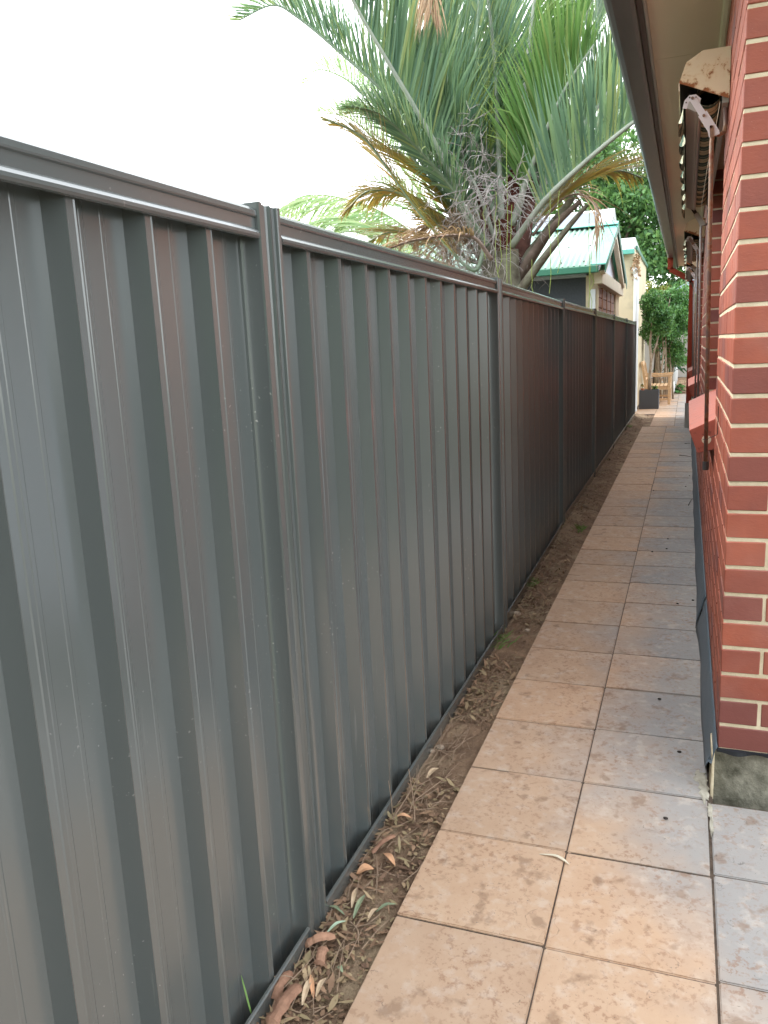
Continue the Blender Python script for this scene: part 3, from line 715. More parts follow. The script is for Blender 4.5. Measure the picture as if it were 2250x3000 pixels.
# ------------------------------------------------------------------ palms
def bez(pts,n):
    """smooth polyline through points (Catmull-Rom)"""
    P=[Vector(p) for p in pts]; P=[P[0]*2-P[1]]+P+[P[-1]*2-P[-2]]; out=[]
    m_=len(P)-3
    for i in range(n+1):
        t=i/n*m_; k=min(int(t),m_-1); t-=k; a,b,c,d=P[k:k+4]
        out.append(.5*((2*b)+(c-a)*t+(2*a-5*b+4*c-d)*t*t+(3*b-a-3*c+d)*t**3))
    return out
def frond(palm,pts,L=.75,mats=('palm','rachis'),nl=70,w=.030,start=.18,v=.75,fwd=(55,28),droop=.10,seed=0,rad=(.028,.006),gap=0,name='frond',twist=0,bases=True,sides=(1,-1)):
    rr=random.Random(seed); path_=bez(pts,40); nl=int(nl*(1.7 if w<.034 or nl>60 else 1.2))
    n=len(path_); rads=[rad[0]+(rad[1]-rad[0])*(i/(n-1))**.6 for i in range(n)]
    o=MB().tube(path_,rads,7).obj(name,M[mats[1]],palm,smooth=True)
    cl=[0]
    for i in range(1,n): cl.append(cl[-1]+(path_[i]-path_[i-1]).length)
    T_=cl[-1]; V=[];Fq=[]
    for i in range(nl):
        u=start+(1-start)*(i+.5*rr.random())/nl; s_=u*T_
        k=max(j for j in range(n) if cl[j]<=s_+1e-9); k=min(k,n-2); f=(s_-cl[k])/max(1e-6,cl[k+1]-cl[k]); p=path_[k].lerp(path_[k+1],min(1,f))
        t=(path_[k+1]-path_[k]).normalized()
        side=t.cross(Vector((0,0,1)))
        if side.length<.2: side=t.cross(Vector((1,0,0)))
        side.normalize(); up=side.cross(t).normalized()
        if twist: 
            c_,s2=math.cos(twist),math.sin(twist); side,up=side*c_+up*s2,up*c_-side*s2
        prof=min(1,(u-start)/.16+.45)*min(1,(1-u)/.30+.22)
        for sg in sides:
            if rr.random()<gap: continue
            a=R_(fwd[0]+(fwd[1]-fwd[0])*u+rr.uniform(-7,7)); ve=v+rr.uniform(-.22,.22)
            lat=side*sg*math.cos(ve)+up*math.sin(ve)
            d=(t*math.cos(a)+lat*math.sin(a)).normalized()
            Ll=L*prof*rr.uniform(.85,1.1); ww=w*.50*rr.uniform(.8,1.15)*(.6+.4*prof)
            wd=t.cross(d); wd=(t-d*t.dot(d)).normalized()
            wd=(wd*math.cos(.4*sg)+d.cross(wd)*math.sin(.4*sg)).normalized()
            q=p.copy(); seg=5; base=len(V); dd=d.copy()
            dr=droop*rr.uniform(.5,1.8)*(4 if rr.random()<.06 else 1)
            for j in range(seg+1):
                h=j/seg; wj=ww*(.35+1.0*math.sin(math.pi*min(1,h*.9+.12)))*.5*(1-h**4)
                V.append(tuple(q-wd*wj)); V.append(tuple(q+wd*wj))
                dd=(dd+Vector((0,0,-dr*h))).normalized(); q=q+dd*Ll/seg
            for j in range(seg): Fq.append((base+2*j,base+2*j+1,base+2*j+3,base+2*j+2))
    lf=npmesh('leaflets',V,Fq,M[mats[0]],o,kind='stuff')
    return o
def inflo(palm,start,dirv,n,L,m,seed,name,rad=.004,wig=.5,grav=-.3,depth=2):
    rr=random.Random(seed); s=MB()
    def strand(p,d,l,r,lev):
        pts=[p.copy()];k=6
        for j in range(k):
            d=(d+Vector((rr.gauss(0,wig),rr.gauss(0,wig),rr.gauss(0,wig)+grav))*.28).normalized(); p=p+d*l/k; pts.append(p.copy())
            if lev>0 and j>0 and rr.random()<.85:
                dd=(d+Vector((rr.gauss(0,.8),rr.gauss(0,.8),rr.gauss(0,.8)))).normalized(); strand(p.copy(),dd,l*.45,r*.7,lev-1)
        s.tube(pts,[r*(1-.6*i/k) for i in range(k+1)],4,False)
    for i in range(n):
        d=(Vector(dirv)+Vector((rr.gauss(0,.6),rr.gauss(0,.6),rr.gauss(0,.6)))).normalized()
        p=Vector(start)+Vector((rr.gauss(0,.04),rr.gauss(0,.04),rr.gauss(0,.04)))
        strand(p,d,L*rr.uniform(.6,1.2),rad,depth)
    return s.obj(name,M[m],palm)
YP=7.0
palm=empty('triangle_palm',tuple(at(1485,820,YP)[:2])+(-1.5,),'large blue-green palm with stiff upright fronds and dark V-shaped leaf bases behind the fence','palm tree')
cx,cy=at(1485,820,YP)[:2]
c0=Vector((cx,cy,0))
MB().tube([(cx,cy,-1.52),(cx,cy,-.6),(cx,cy,.2),(cx,cy,.45)],[.20,.17,.165,.18],18).obj('trunk',M['palmtrunk'],palm,smooth=True)
# leaf bases: broad channelled sheaths fanning from the trunk
def boot(pts,wd,dp,m,seed,right=None):
    P=bez(pts,16); rr=random.Random(seed); V=[];n=9
    for i,p in enumerate(P):
        h=i/16; t=(P[min(i+1,16)]-P[max(i-1,0)]).normalized(); out=(p-Vector((cx,cy,p.z))); 
        axis=Vector((1,-.35,0)).normalized() if right is None else Vector(right)
        side=(axis-t*axis.dot(t)).normalized(); up=t.cross(side)
        w_=wd[0]+(wd[1]-wd[0])*h**.7; d_=dp[0]+(dp[1]-dp[0])*h
        for k in range(n):
            a=2*math.pi*k/n; V.append(tuple(p+side*math.cos(a)*w_+up*math.sin(a)*d_*(1+.12*mn.noise(Vector((h*6,k,seed))))))
    fs=[(i*n+k,i*n+(k+1)%n,(i+1)*n+(k+1)%n,(i+1)*n+k) for i in range(16) for k in range(n)]
    o=npmesh('leaf_base',V,fs,M[m],palm); o.data.polygons.foreach_set('use_smooth',[True]*len(o.data.polygons)); return o
boot([at(1500,880,YP),at(1530,790,YP),at(1590,700,YP-.05),at(1680,575,YP-.1)],(.12,.025),(.08,.022),'bootouter',1)
boot([at(1480,880,YP),at(1545,770,YP-.1),at(1625,660,YP-.15),at(1700,590,YP-.2)],(.06,.018),(.07,.02),'palmtrunk',2)
boot([at(1500,890,YP-.1),at(1560,800,YP-.18),at(1645,690,YP-.2),at(1720,600,YP-.22)],(.05,.015),(.05,.015),'bootouter',9)
boot([at(1480,880,YP),at(1440,770,YP-.05),at(1400,690,YP-.1),at(1360,610,YP-.12)],(.16,.03),(.10,.028),'bootouter',3)
boot([at(1485,860,YP+.1),at(1475,740,YP+.1),at(1490,620,YP+.12),at(1510,500,YP+.15)],(.20,.05),(.12,.04),'bootred',4)
boot([at(1500,840,YP+.0),at(1530,720,YP+.02),at(1550,600,YP+.05),at(1575,480,YP+.1)],(.10,.035),(.08,.03),'boot',5)
boot([at(1455,860,YP+.0),at(1430,740,YP+.0),at(1425,640,YP+.0),at(1400,540,YP+.0)],(.11,.035),(.08,.03),'boot',6)
boot([at(1485,880,YP-.05),at(1482,810,YP-.10),at(1485,770,YP-.12),at(1488,735,YP-.10)],(.17,.10),(.10,.05),'bootouter',7)
A=lambda l,y0,y1: [at(px,py,y0+(y1-y0)*i/(len(l)-1)) for i,(px,py) in enumerate(l)]
frond(palm,A([(1395,700),(1305,480),(1227,335),(1148,200),(1060,50),(985,-90),(900,-200)],YP-.12,YP-1.2),.85,('palm','rachisgrey'),100,.034,.16,.85,(58,30),.05,1,(.030,.008))
frond(palm,A([(1400,690),(1290,520),(1150,300),(992,150),(866,47),(796,16),(700,60)],YP,YP-.4),.62,('palm','rachis'),90,.026,.25,1.0,(60,30),.07,2,(.026,.005))
frond(palm,A([(1420,730),(1335,800),(1242,666),(1165,530),(1090,430),(1030,380),(950,400)][:1]+[(1380,790),(1242,640),(1140,500),(1060,400),(960,350)],YP-.2,YP-.7),.60,('palmyellow','rachis'),75,.026,.2,.2,(60,35),.10,3,(.022,.005),.08)
frond(palm,A([(1500,720),(1590,595),(1697,490),(1838,372),(1960,290),(2080,230)],YP-.15,YP-1.0),.80,('palm','rachisgrey'),75,.026,.2,1.15,(72,38),.04,4,(.032,.010))
frond(palm,A([(1500,700),(1564,580),(1650,440),(1760,300),(1870,140),(1960,0)],YP+.1,YP+.1),.78,('palm','rachisgrey'),80,.026,.2,.9,(60,35),.04,5,(.032,.010))
frond(palm,A([(1500,650),(1525,440),(1545,200),(1568,0),(1590,-250),(1600,-450)],YP+.2,YP+.5),.80,('palmlight','rachisgrey'),90,.034,.2,.6,(45,25),.05,6,(.045,.012))
frond(palm,A([(1450,660),(1423,520),(1395,300),(1400,60),(1410,-150),(1400,-350)],YP+.3,YP+1.0),.85,('palm','rachis'),100,.034,.12,.7,(42,22),.04,7,(.04,.010))
frond(palm,A([(1440,680),(1390,520),(1330,300),(1270,100),(1190,-120),(1100,-300)],YP+.1,YP-.2),.85,('palm','rachis'),100,.034,.12,.8,(48,24),.04,8,(.035,.010))
frond(palm,A([(1510,640),(1570,450),(1640,200),(1720,30),(1820,-150)],YP+.4,YP+1.2),.85,('palmlight','rachisgrey'),100,.034,.12,.6,(50,25),.04,9,(.035,.010))
frond(palm,A([(1490,640),(1500,430),(1500,200),(1480,-50),(1450,-300)],YP+.5,YP+1.6),.85,('palm','rachis'),100,.034,.10,.5,(45,22),.04,10,(.035,.010))
frond(palm,A([(1520,660),(1620,500),(1730,330),(1830,210),(1930,100)],YP+.5,YP+1.3),.80,('palm','rachisgrey'),95,.032,.12,.7,(60,30),.05,11,(.03,.008))
frond(palm,A([(1440,700),(1370,590),(1270,440),(1180,330),(1100,250)],YP+.4,YP+1.0),.75,('palm','rachis'),90,.03,.12,.6,(60,30),.06,12,(.03,.008))
frond(palm,A([(1430,740),(1380,680),(1290,560),(1200,480),(1110,430)],YP+.2,YP+.5),.65,('palmyellow','rachis'),70,.026,.12,.1,(60,35),.10,13,(.022,.006),.1)
frond(palm,A([(1520,720),(1620,590),(1720,520),(1810,500),(1880,520)],YP+.6,YP+1.4),.70,('palmyellow','rachis'),75,.028,.15,.1,(60,35),.12,14,(.022,.006),.08)
frond(palm,A([(1460,640),(1440,420),(1340,200),(1300,0),(1290,-200)],YP+.6,YP+1.5),.85,('palm','rachis'),100,.034,.1,.6,(50,25),.04,15,(.035,.010))
frond(palm,A([(1430,700),(1350,560),(1260,400),(1190,230),(1130,120)],YP+.7,YP+1.6),.8,('palm','rachis'),90,.032,.12,.7,(50,28),.05,16,(.03,.008))
frond(palm,A([(1500,660),(1545,520),(1600,380),(1660,250),(1740,130)],YP-.05,YP-.3),.75,('palmlight','rachisgrey'),70,.034,.2,.8,(55,30),.12,17,(.03,.008),.1)
frond(palm,A([(1430,720),(1340,640),(1230,470),(1130,330),(1040,260)],YP+.15,YP+.2),.6,('palm','rachis'),80,.028,.2,.5,(58,32),.08,41,(.024,.006))
frond(palm,A([(1430,760),(1370,760),(1270,640),(1180,570),(1080,560),(1010,620)],YP+.1,YP-.2),.5,('palmyellow','rachis'),65,.026,.2,.1,(60,38),.14,42,(.020,.006),.08)
frond(palm,A([(1530,700),(1640,560),(1760,430),(1850,340),(1930,280)],YP+.9,YP+1.8),.8,('palm','rachis'),80,.032,.12,.8,(60,30),.05,43,(.03,.008))
frond(palm,A([(1510,640),(1600,420),(1680,240),(1760,60),(1840,-80)],YP+.8,YP+1.6),.8,('palm','rachis'),90,.032,.12,.6,(50,28),.05,44,(.03,.008))
frond(palm,A([(1470,640),(1460,420),(1450,200),(1430,0),(1400,-200)],YP-.1,YP-.2),.7,('palm','rachisgrey'),85,.030,.3,.7,(45,25),.05,45,(.03,.008))
frond(palm,A([(1440,700),(1360,450),(1250,230),(1130,40),(1000,-100)],YP+.8,YP+1.2),.85,('palm','rachis'),95,.032,.12,.7,(50,28),.05,46,(.03,.008))
frond(palm,A([(1430,720),(1330,560),(1220,430),(1120,340),(1030,310)],YP-.2,YP-.9),.55,('palm','rachis'),85,.026,.25,.2,(60,35),.12,51,(.022,.006),.05)
frond(palm,A([(1430,740),(1340,660),(1250,520),(1160,400),(1080,330),(1010,330)],YP+.3,YP+.1),.6,('palm','rachis'),85,.026,.2,.4,(60,35),.10,52,(.022,.006),.05)
frond(palm,A([(1420,780),(1360,700),(1250,600),(1150,560),(1050,590)],YP+.3,YP+.4),.55,('palmyellow','rachis'),60,.024,.2,-.1,(60,40),.22,53,(.018,.006),.12)
frond(palm,A([(1440,790),(1340,740),(1230,690),(1140,680),(1060,720)],YP+.4,YP+.6),.5,('palmyellow','rachis'),60,.024,.2,.1,(60,40),.2,54,(.018,.006),.1)
frond(palm,A([(1450,700),(1400,560),(1320,400),(1260,260),(1230,120)],YP-.1,YP-.5),.6,('palm','rachisgrey'),80,.026,.3,.5,(55,30),.08,55,(.022,.006),.05)
# dead fronds
frond(palm,A([(1440,760),(1391,698),(1329,690),(1211,705),(1130,735),(1060,790)],YP-.5,YP-1.3),.36,('palmdead','rachisdead'),60,.020,.2,.3,(50,30),.28,18,(.020,.006),.1,'dead_frond')
frond(palm,A([(1500,-420),(1330,-260),(1270,-140),(1255,-30),(1262,40)],YP-.6,YP-.8),.50,('palmdead','rachisdead'),60,.018,.25,-.3,(35,20),.5,19,(.014,.004),.05,'dead_frond')
frond(palm,A([(1560,690),(1640,590),(1700,570),(1750,610),(1770,680)],YP-.1,YP-.3),.55,('palmdead','rachisdead'),16,.016,.3,-.3,(40,30),.5,20,(.014,.004),.3,'dead_frond')
frond(palm,A([(1420,800),(1370,700),(1310,650),(1250,660),(1210,700)],YP+.2,YP+.3),.5,('palmdead','rachisdead'),45,.018,.2,-.2,(40,30),.5,21,(.016,.005),.2,'dead_frond')
inflo(palm,at(1470,560,YP-.25),(-.2,-.3,.1),18,.42,'infgrey',1,'dead_flower_stalk',.0052,.6,-.25)
inflo(palm,at(1400,500,YP-.2),(-.2,-.2,.8),8,.38,'infgrey',2,'dead_flower_stalk',.005,.6,-.1)
inflo(palm,at(1440,620,YP-.3),(-.1,-.3,-.6),10,.36,'infgrey',4,'dead_flower_stalk',.0048,.6,-.4)
inflo(palm,at(1440,430,YP-.1),(0,0,1),13,.55,'infgreen',3,'flower_stalk',.0042,.35,.15)
inflo(palm,at(1500,400,YP),(.1,0,1),8,.5,'infgreen',5,'flower_stalk',.004,.35,.1)
inflo(palm,at(1345,620,YP),(-.1,0,-.9),30,.42,'infbrown',6,'fruit_strands',.0042,.6,-.7)
inflo(palm,at(1300,720,YP),(-.2,-.2,-.6),26,.45,'infbrown',8,'fruit_strands',.0042,.7,-.3)
inflo(palm,at(1400,790,YP-.1),(0,-.2,-.2),26,.42,'infgrey',9,'fruit_strands',.004,.7,-.3)
inflo(palm,at(1230,740,YP),(-.2,-.2,.3),16,.4,'infbrown',10,'fruit_strands',.004,.7,-.2)
s=MB(); rr=random.Random(3)
for px,y0,y1 in ((1452,560,800),(1484,380,930),(1500,600,900),(1612,560,860),(1640,560,800),(1725,600,900),(1560,760,880),(1735,740,910),(1420,600,760),(1465,640,880)):
    p=[at(px+rr.gauss(0,3),y0+(y1-y0)*i/6,YP-.45) for i in range(7)]; s.tube(p,.0024,4,False)
s.obj('hanging_thread',M['infgreen'],palm)
# pale palms further off
p2=empty('distant_palm',(-4.6,12,-1.5),'pale washed out palm far behind the fence, left of the large palm','palm tree','distant palms')
def dp(l,y): return [at(px,py,y) for px,py in l]
MB().tube([(-4.2,12,-1.5),(-4.1,12,.2)],.16,12).obj('trunk',M['palmtrunk'],p2)
frond(p2,dp([(1300,760),(1150,640),(1020,585),(900,572),(815,615)],12),.95,('palmfar','palmfar'),58,.036,.2,-.7,(60,40),.25,31,(.02,.006))
frond(p2,dp([(1350,800),(1200,720),(1080,660),(960,640),(850,690)],11.6),.8,('palmfar','palmfar'),58,.036,.2,-.2,(60,40),.2,32,(.02,.006))
frond(p2,dp([(1250,820),(1130,720),(1040,680),(960,690)],11.8),.8,('palmfar','palmfar'),58,.036,.2,.6,(60,40),.15,33,(.02,.006))
frond(p2,dp([(1350,720),(1250,640),(1150,600),(1060,610),(980,680)],12.5),.8,('palmfar','palmfar'),58,.036,.2,.2,(60,40),.2,36,(.02,.006))
p3=empty('distant_palm',(-4.2,13,-1.5),'pale palm with arching fronds showing between the large palm and the white sky','palm tree','distant palms')
MB().tube([(-3.2,13,-1.5),(-3.1,13,1.5)],.16,12).obj('trunk',M['palmtrunk'],p3)
frond(p3,dp([(1300,640),(1180,420),(1080,290),(1000,225),(930,205),(895,245)],13),.8,('palmfar','palmfar'),58,.036,.3,.9,(60,40),.06,34,(.03,.006))
frond(p3,dp([(1320,700),(1200,520),(1100,410),(1020,345),(930,330)],13.2),.8,('palmfar','palmfar'),58,.036,.3,.9,(60,40),.06,35,(.03,.006))
frond(p3,dp([(1320,700),(1220,600),(1130,540),(1060,530)],13.2),.8,('palmfar','palmfar'),58,.036,.2,.5,(60,40),.1,37,(.03,.006))
frond(p3,dp([(1500,500),(1540,300),(1640,120),(1760,0)],13.2),.9,('palmfar','palmfar'),58,.036,.2,.5,(60,40),.1,38,(.03,.006))
# ------------------------------------------------------------------ cottage behind the fence
cot=empty('garden_cottage',(-1.15,11.7,-1.5),'cream cottage with pale green corrugated gable roof and charcoal blind, behind the fence','cottage')
cw=MB(); XC=-1.17
cw.box(XC-.16,XC,11.72,11.86,-1.5,.93)          # corner pier
cw.box(-5.2,XC-.16,11.92,12.05,-1.5,.95)        # wall behind the blind
cw.box(XC-.14,XC-.002,14.75,15.45,-1.5,.95); cw.box(-5.2,XC-.01,15.3,15.44,-1.5,.949)
cw.box(XC-.12,XC-.02,11.86,14.75,-1.5,-.55)
cw.obj('wall',M['cream'],cot)
MB().prism([(11.5,.98),(15.25,.98),(13.37,1.72)],XC-.05,XC-.03,'x').obj('gable_board',M['gable'],cot)
MB().box(XC-.04,XC+.07,11.62,15.48,.765,.945,.006).obj('lintel',M['creamtrim'],cot)
for i in range(4):
    y0=11.92+i*.72
    MB().box(XC-.06,XC-.02,y0-.03,y0+.03,-.55,.765).obj('window_post',M['post'],cot)
    sh=MB()
    for k in range(9):
        z=-.52+k*.142
        o=MB().prism([(XC-.09,z),(XC-.03,z+.004),(XC-.03,z+.132),(XC-.09,z+.137)],y0+.032,y0+.688,'y').obj('slat',M['shutter'],cot)
MB().box(XC-.06,XC-.02,14.77,14.83,-.55,.765).obj('window_post',M['post'],cot)
MB().box(-4.8,XC-.17,11.86,11.88,-1.3,.89).obj('blind',M['greyblind'],cot)
MB().box(-4.8,XC-.11,11.72,11.84,.875,.965,.012).obj('blind_box',M['alu'],cot)
MB().box(XC-.1,XC-.03,11.69,11.715,-1.4,.70).obj('corner_downpipe',M['whitepipe'],cot)
# corrugated roof
RX0,RX1=-5.3,-1.03
def slope(y0,z0,y1,z1,x0,x1,pitch=.076,amp=.013):
    n=int((x1-x0)/pitch*8); V=[]
    for i in range(n+1):
        x=x0+(x1-x0)*i/n; h=amp*math.cos(2*math.pi*x/pitch); V+=[(x,y0,z0+h),(x,y1,z1+h)]
    return V,[(2*i,2*i+2,2*i+3,2*i+1) for i in range(n)]
for (a,b,c,d) in ((11.33,.985,13.37,1.735),(15.42,.985,13.37,1.735)):
    V,Fq=slope(a,b,c,d,RX0,RX1-.18); o=npmesh('roof_sheet',V,Fq,M['roofgreen'],cot); o.modifiers.new('t','SOLIDIFY').thickness=.004
    o.data.polygons.foreach_set('use_smooth',[True]*len(o.data.polygons))
for a,b in ((11.32,13.375),(15.43,13.365)):
    za,zb_=.985,1.737
    MB().add([(RX1-.20,a,za+.015),(RX1,a,za+.015),(RX1,b,zb_+.018),(RX1-.20,b,zb_+.018),(RX1-.20,a,za+.002),(RX1,a,za-.002),(RX1,b,zb_),(RX1-.20,b,zb_)],[(0,1,2,3),(4,7,6,5),(0,4,5,1),(1,5,6,2),(2,6,7,3),(3,7,4,0)]).obj('barge_flashing',M['trimgreen'],cot)
    MB().prism([(a,za-.002),(b,zb_-.002),(b,zb_-.10),(a+(.0 if a<b else 0),za-.10)],RX1-.012,RX1-.002,'x').obj('barge_board',M['gutgreen'],cot)
    MB().prism([(a+(.12 if a<b else -.12),za-.07),(b,zb_-.105),(b,zb_-.20),(a+(.3 if a<b else -.3),za-.10)],RX1-.10,RX1-.03,'x').obj('rafter',M['creamtrim'],cot)
MB().prism([(13.22,1.72),(13.37,1.775),(13.52,1.72),(13.52,1.73),(13.37,1.787),(13.22,1.73)],RX0,RX1,'x').obj('ridge_cap',M['trimgreen'],cot)
MB().box(RX0,RX1-.09,11.22,11.32,.885,.975,.01).obj('gutter',M['gutgreen'],cot)
for r_ in range(3):
    s=MB()
    for i in range(14):
        x=RX1-.30-i*.30; u=(.08,.45,.80)[r_]; s.tube([(x,11.33+2.04*u,.985+.75*u+.009),(x,11.325+2.04*u,.985+.75*u+.02)],.012,6)
    s.obj('roof_screw',M['darksteel'],cot)
# taller cream building behind
c2=empty('cream_building',(-1.0,17,-1.5),'tall plain cream rendered building with white pipes and green roof edge beyond the cottage','building')
MB().box(-5,-1.0,16.85,21.6,-1.5,1.72).obj('wall',M['cream'],c2)
MB().prism([(16.7,1.70),(17.4,1.98),(21.75,1.80),(21.75,1.72),(16.7,1.64)],-5,-1.02,'x').obj('roof',M['whiteroof'],c2)
MB().box(-5,-.99,16.62,16.74,1.60,1.69,.008).obj('gutter',M['trimgreen'],c2)
MB().box(-.998,-.965,17.2,21.75,1.725,1.80).obj('barge_board',M['gutgreen'],c2)
for yy in (16.72,16.93): MB().tube([(-.955,yy,-1.4),(-.955,yy,1.15),(-.985,yy,1.35)],.045,12).obj('drain_pipe',M['whitepipe'],c2)
b=MB(); b.box(-1.0,-.92,16.55,16.66,-1.4,1.3); 
vine=empty('dry_vine',(-.97,16.9,1.3),'clump of dry brown leaves caught above the white pipes','vine')
leafcloud('leaves',420,blobs([((-.96,16.75,1.27),(.10,.2,.20),1),((-.96,16.8,1.5),(.08,.25,.12),.7)],.9),.07,M['palmdead'],vine,'stuff',5)
c3=empty('solar_roof_house',(-2.5,19.5,-1.5),'white roofed house with dark solar panel beyond the green roof','house')
MB().box(-4.6,-1.85,20.3,24,-1.5,2.35).obj('wall',M['cream'],c3)
MB().prism([(20.0,2.35),(21.8,3.22),(24.2,2.3)],-4.8,-1.78,'x').obj('roof',M['whiteroof'],c3)
MB().add([(-4.4,20.1,2.42),(-2.15,20.1,2.42),(-2.15,21.5,3.09),(-4.4,21.5,3.09),(-4.4,20.08,2.46),(-2.15,20.08,2.46),(-2.15,21.48,3.13),(-4.4,21.48,3.13)],[(0,3,2,1),(4,5,6,7),(0,1,5,4),(1,2,6,5),(2,3,7,6),(3,0,4,7)]).obj('solar_panel',M['solar'],c3)
# ------------------------------------------------------------------ end of the path: planter, ficus, bench, pots, shed wall
pl=empty('square_planter',(-.725,18.06,GZ),'charcoal cube planter holding a slender tree trunk at the end of the fence','planter')
s=MB(); x0,x1,y0,y1=-.922,-.530,17.86,18.25; zt_=-1.057; t_=.022
s.box(x0,x1,y0,y0+t_,GZ,zt_,.002).box(x0,x1,y1-t_,y1,GZ,zt_,.002).box(x0,x0+t_,y0+t_,y1-t_,GZ,zt_).box(x1-t_,x1,y0+t_,y1-t_,GZ,zt_)
s.obj('box',M['planter'],pl); MB().box(x0+t_,x1-t_,y0+t_,y1-t_,GZ,zt_-.035).obj('soil',M['soil'],pl)
fic=empty('ficus_tree',(-.71,18.05,-1.09),'small glossy ficus tree with pale trunk growing out of the charcoal planter','tree')
MB().tube([(-.72,18.05,-1.12),(-.725,18.05,-.8),(-.70,18.06,-.45),(-.735,18.1,-.1),(-.70,18.15,.3),(-.62,18.2,.7)],[.040,.034,.030,.026,.02,.012],10).tube([(-.70,18.06,-.45),(-.60,18.1,-.1),(-.52,18.2,.3)],[.02,.016,.008],8).obj('trunk',M['bark'],fic,smooth=True)
leafcloud('crown',5200,clumps((-.62,18.25,.45),(.36,.34,.62),26,.20,3),.062,M['ficus'],fic,'stuff',1,.55,.5)
fic2=empty('ficus_hedge',(-.45,20.9,GZ),'dense multi-stemmed ficus with many pale thin stems behind the teak bench','tree')
s=MB(); rr=random.Random(5)
for i in range(11):
    x=-.72+i*.042+rr.uniform(-.02,.02); yy=20.55+rr.uniform(-.2,.35)
    s.tube([(x,yy,GZ),(x+rr.uniform(-.03,.03),yy,-.9),(x+rr.uniform(-.05,.05),yy,-.3),(x+rr.uniform(-.1,.1),yy,.4),(x+rr.uniform(-.2,.2),yy,1.0)],[.024,.022,.02,.014,.008],7)
s.obj('stems',M['bark'],fic2,smooth=True)
leafcloud('crown',11000,clumps((-.42,20.7,.45),(.60,.55,.88),60,.24,8),.065,M['ficus'],fic2,'stuff',2,.55,.5)
leafcloud('lower_crown',1800,clumps((-.22,20.7,-.42),(.28,.35,.30),12,.16,18),.06,M['ficus'],fic2,'stuff',12,.55,.5)
# bench
be=empty('teak_bench',(-.62,19.6,GZ),'pale teak garden bench with slatted seat facing the house behind the planter','bench')
YA,YB=19.06,20.24
for yy in (YA,YB):
    MB().box(-.375,-.32,yy-.028,yy+.028,GZ,-.835,.004).obj('leg',M['teak'],be)
    MB().prism([(-.86,GZ),(-.80,GZ),(-.82,-1.05),(-.905,-.55),(-.955,-.53),(-.875,-1.05)],yy-.027,yy+.027,'y').obj('leg',M['teak'],be)
    MB().prism([(-.89,-.832),(-.86,-.800),(-.70,-.795),(-.55,-.808),(-.42,-.800),(-.34,-.790),(-.29,-.800),(-.285,-.820),(-.30,-.834),(-.40,-.842),(-.55,-.846),(-.72,-.836)],yy-.034,yy+.034,'y').obj('armrest',M['teak'],be)
    MB().box(-.815,-.376,yy-.02,yy+.02,-1.125,-1.060,.003).obj('seat_rail',M['teak'],be)
    MB().box(-.815,-.376,yy-.018,yy+.018,-1.36,-1.315,.003).obj('stretcher',M['teak'],be)
for i in range(6):
    x=-.80+i*.083; MB().box(x,x+.062,YA-.03,YB+.03,-1.058,-1.038,.003).obj('seat_slat',M['teak'],be)
MB().box(-.345,-.325,YA+.03,YB-.03,-1.13,-1.07).obj('seat_rail',M['teak'],be)
MB().prism([(-.945,-.60),(-.915,-.60),(-.925,-.50),(-.955,-.50)],YA+.028,YB-.028,'y').obj('back_rail',M['teak'],be)
MB().prism([(-.885,-.92),(-.855,-.92),(-.867,-.86),(-.897,-.86)],YA+.028,YB-.028,'y').obj('back_rail',M['teak'],be)
for i in range(9):
    yy=YA+.12+i*.117; MB().prism([(-.876,-.86),(-.862,-.86),(-.925,-.60),(-.939,-.60)],yy-.02,yy+.02,'y').obj('back_slat',M['teak'],be)
# pots and plants
def lathe(prof,c,n=20):
    s=MB(); m_=len(prof); vs=[(c[0]+r_*math.cos(2*math.pi*k/n),c[1]+r_*math.sin(2*math.pi*k/n),c[2]+z) for r_,z in prof for k in range(n)]
    s.add(vs,[(i*n+k,i*n+(k+1)%n,(i+1)*n+(k+1)%n,(i+1)*n+k) for i in range(m_-1) for k in range(n)]+[tuple(range(n))[::-1]]); return s
def pot(name,c,r,h,m,label):
    t=empty(name,c,label,'pot')
    lathe([(r*.7,0),(r*.95,h*.35),(r,h*.75),(r*.93,h),(r*.82,h),(r*.85,h*.85),(0.001,h*.84)],c).obj('vessel',m,t,smooth=True); return t
pot('plant_pot',(-.43,21.9,GZ),.17,.36,M['whitepot'],'round white pot on the paving under the teak bench')
pot('plant_pot',(-.40,23.4,-1.33),.19,.55,M['whitepot'],'tall white pot standing behind the arm of the bench')
pot('flower_pot',(-.86,17.95,-1.092),.035,.07,M['terra'],'tiny terracotta pot standing on the soil of the charcoal planter')
def broadleaf(name,c,n,size,label,seed,m='plant',spread=.25,h=.35,cat='plant'):
    t=empty(name,c,label,cat); rr=random.Random(seed); s=MB(); vs=[];fs=[]
    for i in range(n):
        a=rr.uniform(0,6.28); r_=rr.uniform(.2,1)*spread; zz=rr.uniform(.2,1)*h
        b=Vector(c)+Vector((r_*math.cos(a),r_*math.sin(a),zz)); s.tube([Vector(c),Vector(c).lerp(b,.5)+Vector((0,0,.06)),b],.004,4,False)
        d=Vector((math.cos(a),math.sin(a),rr.uniform(-.7,.1))).normalized(); w_=d.cross(Vector((0,0,1))).normalized(); nn=w_.cross(d)
        L=size*rr.uniform(.7,1.2); k=len(vs)
        pts=[b,b+d*L*.25+w_*L*.33+nn*.02,b+d*L*.65+w_*L*.28-nn*.01,b+d*L-nn*L*.15,b+d*L*.65-w_*L*.28-nn*.01,b+d*L*.25-w_*L*.33+nn*.02]
        vs+=[tuple(p) for p in pts]; fs+=[(k,k+1,k+2,k+3),(k,k+3,k+4,k+5)]
    s.obj('stalks',M['plant'],t); npmesh('leaves',vs,fs,M[m],t,kind='stuff'); return t
